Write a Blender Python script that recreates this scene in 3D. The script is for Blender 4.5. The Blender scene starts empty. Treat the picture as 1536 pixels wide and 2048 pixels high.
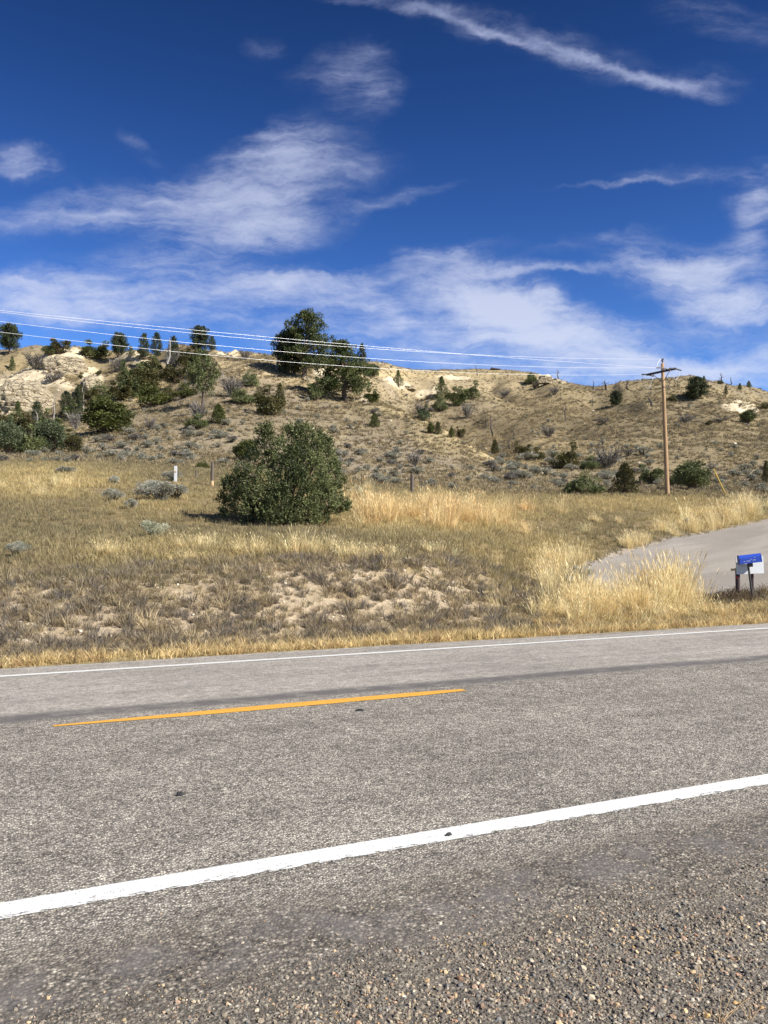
import bpy, bmesh, math
import numpy as np
from mathutils import Vector, Matrix

# ------------------------------------------------------------------ camera
F, CX, CY, HZ, H = 1690.0, 768.0, 1024.0, 1083.0, 1.65
TH = math.atan((HZ - CY) / F)
SC = bpy.context.scene
COL = SC.collection
cam = bpy.data.cameras.new("camera")
cam.sensor_fit = 'VERTICAL'; cam.sensor_height = 24.0; cam.lens = F / 2048 * 24.0
cam.clip_start = 0.05; cam.clip_end = 6000
camo = bpy.data.objects.new("camera", cam); COL.objects.link(camo)
camo.location = (0, 0, H); camo.rotation_euler = (math.pi / 2 + TH, 0, 0)
SC.camera = camo

# ------------------------------------------------------------------ light
SUN_AZ, SUN_EL = math.radians(118), math.radians(38)
sd = Vector((math.sin(SUN_AZ) * math.cos(SUN_EL), math.cos(SUN_AZ) * math.cos(SUN_EL), math.sin(SUN_EL)))
sun = bpy.data.lights.new("sun", 'SUN'); sun.energy = 4.8; sun.angle = math.radians(0.53); sun.color = (1.0, 0.955, 0.88)
suno = bpy.data.objects.new("sun", sun); COL.objects.link(suno)
suno.rotation_euler = sd.to_track_quat('Z', 'Y').to_euler(); suno.location = (30, -20, 40)
VS = SC.view_settings
VS.view_transform = 'Standard'; VS.look = 'None'; VS.gamma = 1.0; VS.use_curve_mapping = False
VS.exposure = 0.92
SC.cycles.max_bounces = 4; SC.cycles.diffuse_bounces = 2; SC.cycles.glossy_bounces = 2; SC.cycles.transmission_bounces = 2; SC.cycles.transparent_max_bounces = 8

def at(px, py, Y):
    a, b = (px - CX) / F, (CY - py) / F
    k = math.cos(TH) - b * math.sin(TH)
    t = Y / k
    return np.array([t * a, Y, H + t * (math.sin(TH) + b * math.cos(TH))])

def proj(x, y, z):
    y = np.maximum(y, .1)
    dz = z - H
    f = y * math.cos(TH) + dz * math.sin(TH)
    u = -y * math.sin(TH) + dz * math.cos(TH)
    return CX + F * x / f, CY - F * u / f

# ------------------------------------------------------------------ node helpers
class NT:
    def __init__(s, tree): s.t = tree; s.n = tree.nodes; s.l = tree.links
    def __call__(s, typ, ins=None, out=0, **kw):
        nd = s.n.new(typ)
        for k, v in kw.items(): setattr(nd, k, v)
        for k, v in (ins or {}).items():
            sk = nd.inputs[k]
            if isinstance(v, bpy.types.NodeSocket): s.l.new(v, sk)
            elif v is not None: sk.default_value = v
        return nd.outputs[out]
    def math(s, op, a, b=None, c=None, clamp=False):
        ins = {0: a}
        if b is not None: ins[1] = b
        if c is not None: ins[2] = c
        return s('ShaderNodeMath', ins, operation=op, use_clamp=clamp)
    def mix(s, fac, a, b, blend='MIX'):
        return s('ShaderNodeMix', {0: fac, 6: a, 7: b}, out=2, data_type='RGBA', blend_type=blend)
    def rng(s, v, a, b, c=0., d=1., t='SMOOTHSTEP'):
        return s('ShaderNodeMapRange', {0: v, 1: a, 2: b, 3: c, 4: d}, interpolation_type=t)
    def noise(s, vec, scale, detail=4., rough=.55, dist=0., out=0):
        return s('ShaderNodeTexNoise', {'Vector': vec, 'Scale': scale, 'Detail': detail, 'Roughness': rough, 'Distortion': dist}, out=out)
    def mapping(s, vec, loc=(0, 0, 0), rot=(0, 0, 0), sc=(1, 1, 1), t='POINT'):
        return s('ShaderNodeMapping', {'Vector': vec, 'Location': loc, 'Rotation': rot, 'Scale': sc}, vector_type=t)
    def ramp(s, fac, stops):
        nd = s.n.new('ShaderNodeValToRGB'); cr = nd.color_ramp
        while len(cr.elements) < len(stops): cr.elements.new(.5)
        for e, (p, c) in zip(cr.elements, stops):
            e.position = p; e.color = (*c, 1) if len(c) == 3 else c
        s.l.new(fac, nd.inputs[0]); return nd.outputs[0]

def c4(c): return (c[0], c[1], c[2], 1.0)

# ------------------------------------------------------------------ world: clear sky with cirrus
W = bpy.data.worlds.new("World"); SC.world = W; W.use_nodes = True
w = NT(W.node_tree); w.n.clear()
gen = w('ShaderNodeTexCoord', out=0)
skyc = w('ShaderNodeTexSky', sky_type='NISHITA', sun_disc=False, sun_elevation=SUN_EL, sun_rotation=SUN_AZ,
         altitude=1600.0, air_density=1.0, dust_density=0.15, ozone_density=3.2)
sep = w.n.new('ShaderNodeSeparateXYZ'); w.l.new(gen, sep.inputs[0])
yy = w.math('MAXIMUM', w.math('ABSOLUTE', sep.outputs[1]), .22)
ss = w.math('DIVIDE', sep.outputs[0], yy)
tt = w.math('DIVIDE', w.math('MAXIMUM', sep.outputs[2], 0.), yy)
st = w('ShaderNodeCombineXYZ', {0: ss, 1: tt, 2: 0.})
wob = w.noise(st, 5.0, 5., .6, out=1)
wob2 = w.noise(st, 22.0, 4., .6, out=1)
def vm(op, a, b): return w('ShaderNodeVectorMath', {0: a, 1: b}, operation=op)
stw = vm('ADD', st, vm('MULTIPLY', vm('SUBTRACT', wob, (.5, .5, .5)), (.13, .075, 0)))
stw = vm('ADD', stw, vm('MULTIPLY', vm('SUBTRACT', wob2, (.5, .5, .5)), (.035, .026, 0)))
stl = vm('ADD', st, vm('MULTIPLY', vm('SUBTRACT', wob2, (.5, .5, .5)), (.034, .030, 0)))
BL = [ # px, py, rx, ry, tilt(deg, + rises to the right), strength, soft warp
 (770, 8, 200, 20, -5, .62, 0), (985, 66, 190, 15, -21, .72, 0), (1190, 122, 210, 17, -18, .66, 0), (1350, 174, 150, 26, -12, .80, 0), (900, 38, 120, 40, -20, .35, 1), (1060, 78, 220, 48, -20, .40, 1),
 (1180, 85, 260, 60, -20, .35, 1), (1430, 160, 120, 50, -8, .3, 1), (1450, 45, 190, 62, -15, .45, 1),
 (690, 120, 150, 90, 20, .55, 1), (745, 195, 100, 70, 30, .62, 1), (520, 80, 70, 45, 0, .35, 1),
 (560, 355, 280, 110, 10, .95, 1), (330, 415, 330, 80, -2, .85, 1), (460, 480, 330, 62, 8, .75, 1), (560, 290, 170, 70, 30, .5, 1),
 (90, 440, 200, 60, 5, .45, 1), (40, 318, 100, 52, -20, .85, 1), (800, 395, 170, 26, 18, .5, 1), (280, 290, 90, 35, -30, .35, 1),
 (250, 590, 520, 90, 2, .7, 1), (90, 610, 260, 70, 0, .6, 1), (480, 560, 180, 35, 0, .5, 1), (760, 610, 330, 80, -4, .75, 1),
 (975, 590, 200, 95, -28, 1.15, 1), (1100, 655, 280, 75, -20, .95, 1), (1290, 525, 170, 85, -5, .85, 1), (1440, 545, 170, 95, 10, 1.05, 1),
 (1520, 410, 90, 100, 0, .8, 1), (1490, 620, 180, 60, 0, .95, 1), (1240, 366, 240, 11, 5, .45, 0), (1420, 335, 260, 34, 3, .4, 1),
 (870, 505, 260, 24, 11, .38, 1), (1080, 535, 170, 20, -4, .62, 1), (1150, 480, 250, 25, 12, .3, 1),
 (1150, 725, 800, 70, -3, .62, 1), (450, 655, 620, 50, -3, .42, 1), (1050, 790, 1600, 100, 0, .42, 1), (1330, 660, 260, 40, 0, .4, 1), (1000, 680, 330, 40, -6, .4, 1), (650, 560, 300, 40, 6, .35, 1), (1480, 720, 260, 60, 0, .5, 1), (1800, 600, 330, 170, 5, .8, 1), (-260, 480, 300, 120, 5, .6, 1),
]
D = None
for (px, py, rx, ry, tilt, amp, soft) in BL:
    p = at(px, py, 1.0)
    m = w.mapping(stw if soft else stl, (p[0], p[2] - H, 0), (0, 0, math.radians(tilt)), (rx / F, ry / F, 1), 'TEXTURE')
    L = w('ShaderNodeVectorMath', {0: m}, out=1, operation='LENGTH')
    g = w.rng(L, 0., 1.15, amp, 0.)
    D = g if D is None else w.math('ADD', D, g)
strk = w.mapping(stw, (0, 0, 0), (0, 0, math.radians(-12)), (.8, 5.0, 1))
n1 = w.noise(strk, 8.0, 12., .64)
n2 = w.noise(w.mapping(st, (3, 1, 0), (0, 0, math.radians(25)), (1.0, 2.2, 1)), 19.0, 10., .66)
nn = w.math('ADD', w.math('MULTIPLY', n1, .62), w.math('MULTIPLY', n2, .38))
Dm = w.math('MINIMUM', w.math('MULTIPLY', D, 1.6), 1.)
dens = w.math('ADD', w.math('MULTIPLY', D, .74), w.math('MULTIPLY', w.math('MULTIPLY', w.math('SUBTRACT', nn, .485), 2.5), Dm))
dens = w.math('MULTIPLY', w.rng(dens, .04, 1.28, 0., 1., 'SMOOTHSTEP'), .82)
skyg = w('ShaderNodeGamma', {0: skyc, 1: 1.22})
skyg = w('ShaderNodeHueSaturation', {'Hue': .513, 'Saturation': 1.18, 'Value': w.rng(sep.outputs[2], .12, .60, 1.12, .44, 'LINEAR'), 'Fac': 1., 'Color': skyg})
cloudc = w.mix(w.rng(tt, .15, .62), c4((6.6, 7.1, 8.6)), c4((4.0, 4.5, 6.6)))
allc = w.mix(dens, skyg, cloudc)
bg = w('ShaderNodeBackground', {0: allc, 1: 0.06})
wo = w.n.new('ShaderNodeOutputWorld'); w.l.new(bg, wo.inputs[0])

# ------------------------------------------------------------------ numpy noise
def h2(ix, iy, seed):
    with np.errstate(over='ignore'):
        n = (ix.astype(np.int64) * 374761393 + iy.astype(np.int64) * 668265263 + seed * 1442695041) & 0xffffffff
        n = ((n ^ (n >> 13)) * 1274126177) & 0xffffffff
        n = (n ^ (n >> 16)) & 0xffff
    return n / 65535.0
def vn(x, y, seed=0):
    ix, iy = np.floor(x), np.floor(y); fx, fy = x - ix, y - iy
    fx = fx * fx * (3 - 2 * fx); fy = fy * fy * (3 - 2 * fy)
    a, b = h2(ix, iy, seed), h2(ix + 1, iy, seed); c, d = h2(ix, iy + 1, seed), h2(ix + 1, iy + 1, seed)
    return (a * (1 - fx) + b * fx) * (1 - fy) + (c * (1 - fx) + d * fx) * fy
def fbm(x, y, o=4, seed=0):
    r = 0; a = .5; t = 0
    for i in range(o):
        r = r + a * vn(x * 2 ** i + 17.3 * i, y * 2 ** i - 9.1 * i, seed + i); t += a; a *= .5
    return r / t
def sst(a, b, x):
    t = np.clip((x - a) / (b - a), 0, 1); return t * t * (3 - 2 * t)

# ------------------------------------------------------------------ materials
MATS = {}
def principled(name, build, rough=.9, spec=.2, bump=None):
    m = bpy.data.materials.new(name); m.use_nodes = True
    t = NT(m.node_tree); t.n.clear()
    r = build(t)
    col, nrm = r if isinstance(r, tuple) else (r, None)
    ins = {'Base Color': col, 'Roughness': rough, 'Specular IOR Level': spec}
    if nrm is not None: ins['Normal'] = nrm
    b = t('ShaderNodeBsdfPrincipled', ins)
    o = t.n.new('ShaderNodeOutputMaterial'); t.l.new(b, o.inputs[0])
    MATS[name] = m; return m
def plain(name, col, rough=.8, spec=.2, var=.25, scale=8., metal=0.):
    def b(t):
        co = t('ShaderNodeTexCoord', out=3)
        n = t.noise(co, scale, 6., .65)
        return t.mix(n, c4([c * (1 - var) for c in col]), c4([min(1, c * (1 + var)) for c in col]))
    m = principled(name, b, rough, spec)
    if metal:
        for n in m.node_tree.nodes:
            if n.type == 'BSDF_PRINCIPLED': n.inputs['Metallic'].default_value = metal
    return m
def leafmat(name, dark, light, trans=.3, inst=False):
    m = bpy.data.materials.new(name); m.use_nodes = True
    t = NT(m.node_tree); t.n.clear()
    if inst:
        col = t('ShaderNodeAttribute', out=0, attribute_type='INSTANCER', attribute_name='tint')
        v = t('ShaderNodeAttribute', out=2, attribute_type='GEOMETRY', attribute_name='tint')
        col = t('ShaderNodeVectorMath', {0: col, 3: t.rng(v, 0., 1., .72, 1.25, 'LINEAR')}, operation='SCALE')
    else:
        v = t('ShaderNodeAttribute', out=2, attribute_type='GEOMETRY', attribute_name='tint')
        col = t.mix(v, c4(dark), c4(light))
    d = t('ShaderNodeBsdfDiffuse', {0: col})
    tr = t('ShaderNodeBsdfTranslucent', {0: col})
    g = t('ShaderNodeBsdfGlossy', {0: (.8, .8, .8, 1), 1: .55})
    mx = t('ShaderNodeMixShader', {0: trans, 1: d, 2: tr})
    mx = t('ShaderNodeMixShader', {0: .025, 1: mx, 2: g})
    o = t.n.new('ShaderNodeOutputMaterial'); t.l.new(mx, o.inputs[0])
    MATS[name] = m; return m

leafmat('pine_needles', (.024, .040, .011), (.140, .160, .052), .2)
leafmat('pine_needles_dark', (.018, .030, .012), (.075, .090, .036), .2)
leafmat('juniper_green', (.030, .044, .012), (.215, .235, .095), .2)
leafmat('juniper_bright', (.034, .046, .009), (.125, .138, .034), .22)
leafmat('juniper_olive', (.042, .042, .013), (.135, .122, .042), .22)
leafmat('juniper_blue', (.045, .064, .030), (.170, .195, .100), .22)
leafmat('sage_leaf', (.14, .135, .10), (.47, .455, .36), .25)
leafmat('sage_mid', (.20, .195, .15), (.56, .545, .44), .3)
leafmat('sage_pale', (.30, .30, .20), (.66, .66, .48), .3)
leafmat('dead_twig', (.075, .066, .058), (.27, .245, .215), .1)
leafmat('rusty_leaf', (.080, .045, .022), (.20, .115, .055), .2)
leafmat('grass_blade', (0, 0, 0), (1, 1, 1), .42, inst=True)
leafmat('straw_blade', (.25, .19, .09), (.6, .48, .26), .35)
plain('bark', (.115, .085, .062), var=.5, scale=14)
plain('grey_wood', (.26, .235, .205), var=.4, scale=10)
plain('charred_wood', (.075, .065, .058), var=.5, scale=10)
plain('old_post_wood', (.125, .10, .08), var=.45, scale=20)
plain('fresh_wood', (.52, .36, .20), var=.2, scale=20)
plain('white_paint', (.62, .63, .63), .5, .4, .06, 5)
plain('blue_plastic', (.024, .075, .46), .38, .5, .18, 9)
plain('blue_dark', (.015, .04, .2), .5, .4, .2, 9)
plain('dark_metal', (.05, .045, .042), .6, .4, .4, 30)
plain('red_reflector', (.5, .02, .02), .4, .5, .1, 10)
plain('aluminium', (.72, .72, .72), .4, .5, .03, 3, metal=.35)
plain('arm_wood', (.075, .055, .055), var=.3, scale=12)
plain('insulator', (.05, .055, .07), .35, .5, .2, 10)
plain('yellow_plastic', (.75, .52, .12), .5, .4, .08, 8)
plain('tar', (.022, .022, .024), .7, .3, .4, 40)
plain('roof_dark', (.045, .032, .028), .8, .2, .3, 3)
plain('cabin_wall', (.16, .11, .08), .8, .2, .3, 3)

def stone_build(t):
    col = t('ShaderNodeAttribute', out=0, attribute_type='INSTANCER', attribute_name='tint')
    n = t.noise(t('ShaderNodeTexCoord', out=3), 2.2, 4., .6)
    return t('ShaderNodeVectorMath', {0: col, 3: t.rng(n, .3, .7, .75, 1.2, 'LINEAR')}, operation='SCALE')
principled('pebble', stone_build, .75, .3)

def rock_build(t):
    co = t('ShaderNodeTexCoord', out=3)
    geo = t('ShaderNodeNewGeometry', out=0)
    n = t.noise(geo, .9, 8., .7)
    st_ = t.noise(t.mapping(geo, (0, 0, 0), (.12, -.35, 0), (.13, .25, 2.2)), 1.0, 6., .65)
    c = t.mix(n, c4((.44, .36, .235)), c4((.66, .57, .41)))
    c = t.mix(t.rng(st_, .55, .60, 0., .9), c, c4((.27, .205, .13)))
    vo = t.n.new('ShaderNodeTexVoronoi'); vo.feature = 'DISTANCE_TO_EDGE'; vo.inputs['Scale'].default_value = .55; t.l.new(t.mapping(t('ShaderNodeVectorMath', {0: geo, 1: t.noise(geo, .8, 4., .6, out=1)}, operation='ADD'), sc=(1, 1, 2.2)), vo.inputs['Vector'])
    c = t.mix(t.rng(vo.outputs['Distance'], .0, .06, .28, 0.), c, c4((.22, .165, .11)))
    fine = t.noise(geo, 3.5, 6., .75)
    c = t.mix(t.rng(fine, .58, .7, 0., .6), c, c4((.28, .22, .14)))
    h = t.math('ADD', t.math('ADD', n, t.math('MULTIPLY', st_, .8)), t.math('ADD', t.rng(vo.outputs['Distance'], 0., .15, 0., .5), t.math('MULTIPLY', fine, .5)))
    return c, t('ShaderNodeBump', {'Strength': 1.0, 'Distance': .9, 'Height': h})
principled('cream_rock', rock_build, .95, .1)

def pole_build(t):
    co = t('ShaderNodeTexCoord', out=3)
    g = t.noise(t.mapping(co, sc=(9, 9, .35)), 3., 6., .6)
    k = t.noise(co, 1.3, 3., .5)
    c = t.mix(t.rng(g, .3, .7), c4((.27, .165, .088)), c4((.45, .305, .175)))
    return t.mix(t.rng(k, .5, .75, 0., .4), c, c4((.22, .13, .075)))
principled('pole_wood', pole_build, .85, .2)

def ground_build(t):
    co = t('ShaderNodeNewGeometry', out=0)
    base = t('ShaderNodeAttribute', out=0, attribute_type='GEOMETRY', attribute_name='tint')
    a = t.noise(co, .55, 6., .65); b = t.noise(co, 3.2, 6., .7); f = t.noise(co, 17., 5., .7)
    k = t.math('ADD', t.math('MULTIPLY', t.rng(a, .3, .7, -.2, .2, 'LINEAR'), .7), t.math('ADD', t.rng(b, .3, .7, -.26, .26, 'LINEAR'), t.rng(f, .3, .7, -.25, .25, 'LINEAR')))
    col = t('ShaderNodeVectorMath', {0: base, 3: t.math('ADD', k, 1.0)}, operation='SCALE')
    bm = t('ShaderNodeBump', {'Strength': .7, 'Distance': .12, 'Height': t.math('ADD', b, t.math('MULTIPLY', f, .4))})
    return col, bm
principled('dry_ground', ground_build, .97, .05)

def drive_build(t):
    co = t('ShaderNodeNewGeometry', out=0)
    a = t.noise(co, .5, 5., .6); f = t.noise(co, 45., 4., .75)
    tr = t.noise(t.mapping(t.mapping(co, rot=(0, 0, math.radians(-50))), sc=(.07, .75, 1)), 1.3, 4., .55)
    c = t.mix(t.rng(tr, .38, .62), c4((.225, .205, .18)), c4((.305, .278, .242)))
    c = t.mix(t.rng(a, .35, .7, 0., .35), c, c4((.28, .25, .21)))
    c = t.mix(t.rng(f, .35, .65, 0., .35), c, c4((.24, .21, .185)))
    return c, t('ShaderNodeBump', {'Strength': .6, 'Distance': .03, 'Height': f})
principled('gravel_drive', drive_build, .97, .05)

# road coordinates: local x runs along the road, local y across it
RD = np.array([.902, .432]); RD /= np.linalg.norm(RD); RN = np.array([-RD[1], RD[0]])
U1, UC, U2, UE = 4.19, 7.80, 11.40, 12.25
def zroad(u): return .07 - .0194 * np.abs(u - UC)

def chips(t, co, scale, dark, light):
    v = t.n.new('ShaderNodeTexVoronoi'); v.inputs['Scale'].default_value = scale; t.l.new(co, v.inputs['Vector'])
    hs = t.n.new('ShaderNodeSeparateColor'); t.l.new(v.outputs['Color'], hs.inputs[0])
    k = t.rng(v.outputs['Distance'], 0., .62, 1., .35)
    c = t.ramp(hs.outputs[0], [(0., dark), (.3, [.55 * d + .45 * l for d, l in zip(dark, light)]), (.72, light), (.9, [x * 1.35 for x in light]), (1., (.75, .68, .55))])
    c2 = t.mix(t.math('MULTIPLY', hs.outputs[1], .26), c, c4((.36, .29, .22)), 'MIX')
    cc = t('ShaderNodeVectorMath', {0: c2, 3: k}, operation='SCALE')
    return cc, t.math('SUBTRACT', 1., v.outputs['Distance'])

def road_build(t):
    co = t('ShaderNodeTexCoord', out=3)
    sp = t.n.new('ShaderNodeSeparateXYZ'); t.l.new(co, sp.inputs[0])
    u = sp.outputs[1]
    lng = t.mapping(co, sc=(.22, 1.6, 1))
    nl = t.noise(lng, 1.1, 5., .6); nb = t.noise(co, .7, 5., .6); nm = t.noise(co, 4., 5., .65)
    ch, hh = chips(t, co, 78., (.15, .138, .122), (.58, .53, .45))
    ch2, hh2 = chips(t, co, 52., (.095, .086, .076), (.37, .325, .26))
    # far lane smoother and paler, near shoulder coarser and darker
    sh = t.rng(t.math('ADD', u, t.math('MULTIPLY', t.math('SUBTRACT', nb, .5), .4)), 3.5, 4.0)
    c = t.mix(sh, ch2, ch)
    farl = t.rng(t.math('ADD', u, t.math('MULTIPLY', t.math('SUBTRACT', nl, .5), .5)), 7.9, 8.5)
    c = t.mix(t.math('MULTIPLY', farl, .30), c, c4((.43, .40, .355)))
    grit = t.noise(co, 13., 5., .7)
    c = t('ShaderNodeVectorMath', {0: c, 3: t.rng(grit, .32, .68, .74, 1.28, 'LINEAR')}, operation='SCALE')
    # patchy wear
    c = t('ShaderNodeVectorMath', {0: c, 3: t.math('ADD', t.rng(nl, .3, .7, -.17, .17, 'LINEAR'), t.math('ADD', t.rng(nb, .3, .7, -.1, .1, 'LINEAR'), t.rng(nm, .3, .7, .84, 1.16, 'LINEAR')))}, operation='SCALE')
    # dark seam stain beside the centre line
    wv = t.math('ADD', u, t.math('MULTIPLY', t.math('SUBTRACT', t.noise(t.mapping(co, sc=(.16, .0, 1)), 1., 4., .6), .5), .55))
    d1 = t.math('ABSOLUTE', t.math('SUBTRACT', wv, 8.32))
    seam = t.math('MULTIPLY', t.rng(d1, .07, .30, 1., 0.), t.rng(nm, .26, .56, .25, .9))
    c = t.mix(seam, c, c4((.10, .092, .088)))
    # tar band on the shoulder
    wv2 = t.math('ADD', u, t.math('MULTIPLY', t.math('SUBTRACT', nb, .5), .9))
    d2 = t.math('ABSOLUTE', t.math('SUBTRACT', wv2, 3.42))
    band = t.math('MULTIPLY', t.rng(d2, .04, .32, 1., 0.), t.rng(nm, .36, .62, .05, .9))
    c = t.mix(t.math('MULTIPLY', band, .75), c, c4((.125, .115, .11)))
    # bare binder between the loose stones of the shoulder
    c = t.mix(t.rng(u, 3.0, 3.35, .40, 0.), c, c4((.13, .115, .095)))
    sp2 = t.noise(co, 2.3, 2., .5)
    c = t.mix(t.rng(sp2, .70, .76, 0., .35), c, c4((.09, .085, .085)))
    scf = t.noise(t.mapping(co, sc=(.7, 4.5, 1)), 1.7, 5., .6)
    c = t.mix(t.rng(scf, .66, .74, 0., .4), c, c4((.62, .57, .50)))
    hgt = t.math('ADD', hh, t.math('MULTIPLY', hh2, .8))
    return c, t('ShaderNodeBump', {'Strength': t.math('MULTIPLY', t.rng(farl, 0., 1., .55, .12), t.math('SUBTRACT', 1., t.math('MULTIPLY', band, .6))), 'Distance': .011, 'Height': hgt})
principled('chip_seal', road_build, .88, .25)

def paint_mat(name, col, half, wear):
    def b(t):
        co = t('ShaderNodeTexCoord', out=3)
        n = t.noise(co, 40., 5., .7); m_ = t.noise(co, 3., 5., .6)
        c = t.mix(t.rng(n, .3, .7), c4([x * .9 for x in col]), c4(col))
        return t.mix(t.rng(m_, .55, .8, 0., .25), c, c4([x * .8 for x in col])), t('ShaderNodeBump', {'Strength': .3, 'Distance': .004, 'Height': n})
    m = principled(name, b, .7, .3)
    # ragged, worn edges: paint stops between the chips
    t = NT(m.node_tree)
    co = t('ShaderNodeTexCoord', out=3)
    sp = t.n.new('ShaderNodeSeparateXYZ'); t.l.new(co, sp.inputs[0])
    e = t.math('SUBTRACT', half, t.math('ABSOLUTE', sp.outputs[1]))
    low = t.math('ADD', half, sp.outputs[1])
    nz = t.noise(co, 60., 4., .7); nz2 = t.noise(t.mapping(co, sc=(.5, 2, 1)), 22., 5., .7)
    e1 = t.math('SUBTRACT', e, t.math('MULTIPLY', nz, .022))
    e2 = t.math('SUBTRACT', low, t.math('ADD', t.math('MULTIPLY', nz, .03), t.math('MULTIPLY', t.rng(nz2, .45, .75), wear)))
    al = t.rng(t.math('MINIMUM', e1, e2), -.004, .004)
    pit = t.noise(co, 95., 3., .6); wr = t.noise(t.mapping(co, sc=(.5, 3, 1)), 5., 5., .65)
    al = t.math('MULTIPLY', al, t.rng(t.math('ADD', pit, t.math('MULTIPLY', wr, .35)), .80, .86, 1., .15))
    bs = [n for n in t.n if n.type == 'BSDF_PRINCIPLED'][0]
    t.l.new(al, bs.inputs['Alpha'])
    return m
paint_mat('white_line', (.66, .66, .63), .10, .06)
paint_mat('white_line_far', (.66, .65, .61), .085, .0)
paint_mat('yellow_line', (.66, .34, .05), .115, .03)

# ------------------------------------------------------------------ mesh helpers
def tag(o, label=None, cat=None, group=None, kind=None):
    if label: o['label'] = label
    if cat: o['category'] = cat
    if group: o['group'] = group
    if kind: o['kind'] = kind
    return o
def mesh_from(name, V, Fc, mat=None, tint=None, smooth=False):
    V = np.asarray(V, dtype=np.float32)
    me = bpy.data.meshes.new(name)
    if isinstance(Fc, np.ndarray):
        k = Fc.shape[1]; n = len(Fc)
        me.vertices.add(len(V)); me.vertices.foreach_set('co', V.ravel())
        me.loops.add(n * k); me.loops.foreach_set('vertex_index', Fc.astype(np.int32).ravel())
        me.polygons.add(n); me.polygons.foreach_set('loop_start', np.arange(0, n * k, k, dtype=np.int32))
        me.polygons.foreach_set('loop_total', np.full(n, k, dtype=np.int32))
        me.update(calc_edges=True)
    else:
        me.from_pydata([tuple(v) for v in V], [], [tuple(f) for f in Fc]); me.update()
    if smooth: me.polygons.foreach_set('use_smooth', np.ones(len(me.polygons), dtype=bool))
    if tint is not None:
        tint = np.asarray(tint, dtype=np.float32)
        if tint.ndim == 1:
            a = me.attributes.new('tint', 'FLOAT', 'POINT'); a.data.foreach_set('value', tint)
        else:
            a = me.attributes.new('tint', 'FLOAT_COLOR', 'POINT')
            a.data.foreach_set('color', np.c_[tint, np.ones(len(tint))].astype(np.float32).ravel())
    if mat: me.materials.append(MATS[mat])
    return me
def link(name, me, parent=None, loc=(0, 0, 0)):
    o = bpy.data.objects.new(name, me); COL.objects.link(o); o.location = loc
    if parent is not None: o.parent = parent
    return o
def empty(name, loc, rz=0., scale=(1, 1, 1)):
    o = bpy.data.objects.new(name, None); COL.objects.link(o); o.empty_display_size = .2
    o.location = loc; o.rotation_euler = (0, 0, rz); o.scale = scale
    return o

class MB:
    """collects boxes and tubes into one mesh"""
    def __init__(s): s.v = []; s.f = []
    def add(s, V, Fc):
        b = len(s.v); s.v += [tuple(map(float, p)) for p in V]; s.f += [tuple(i + b for i in f) for f in Fc]
    def tube(s, pts, rad, sides=6, cap=True):
        pts = [Vector(p) for p in pts]; V = []; Fc = []
        for i, p in enumerate(pts):
            d = (pts[min(i + 1, len(pts) - 1)] - pts[max(i - 1, 0)])
            d = d.normalized() if d.length > 1e-9 else Vector((0, 0, 1))
            a = d.orthogonal().normalized() if abs(d.z) < .9 else Vector((1, 0, 0)).cross(d).normalized()
            b = d.cross(a)
            for k in range(sides):
                th = 2 * math.pi * k / sides
                V.append(p + (a * math.cos(th) + b * math.sin(th)) * rad[i])
        for i in range(len(pts) - 1):
            for k in range(sides):
                Fc.append((i * sides + k, i * sides + (k + 1) % sides, (i + 1) * sides + (k + 1) % sides, (i + 1) * sides + k))
        if cap:
            Fc.append(tuple(range(sides))[::-1]); n = (len(pts) - 1) * sides; Fc.append(tuple(range(n, n + sides)))
        s.add(V, Fc)
    def box(s, c, half, R=None, bev=0.):
        R = R or Matrix.Identity(3); c = Vector(c)
        bm = bmesh.new(); bmesh.ops.create_cube(bm, size=2.0)
        for v in bm.verts: v.co = Vector((v.co.x * half[0], v.co.y * half[1], v.co.z * half[2]))
        if bev: bmesh.ops.bevel(bm, geom=list(bm.edges), offset=bev, segments=2, affect='EDGES', profile=.6)
        bm.verts.index_update()
        s.add([c + R @ v.co for v in bm.verts], [[v.index for v in f.verts] for f in bm.faces]); bm.free()
    def obj(s, name, mat, parent=None, loc=(0, 0, 0), smooth=False):
        return link(name, mesh_from(name, s.v, s.f, mat, smooth=smooth), parent, loc)

rs = np.random.default_rng(11)
def rdirs(n, up=0., rng=rs):
    d = rng.normal(size=(n, 3)); d[:, 2] += up
    return d / np.linalg.norm(d, axis=1, keepdims=True)
def diamonds(c, d, L, Wd, rng=rs):
    n = len(c); L = np.broadcast_to(L, n)[:, None]; Wd = np.broadcast_to(Wd, n)[:, None]
    sd_ = np.cross(d, rdirs(n, rng=rng)); sd_ /= np.linalg.norm(sd_, axis=1, keepdims=True) + 1e-9
    m = c + d * L * .5
    V = np.stack([c, m + sd_ * Wd, c + d * L, m - sd_ * Wd], 1).reshape(-1, 3)
    return V, np.arange(4 * n).reshape(-1, 4)

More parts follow.
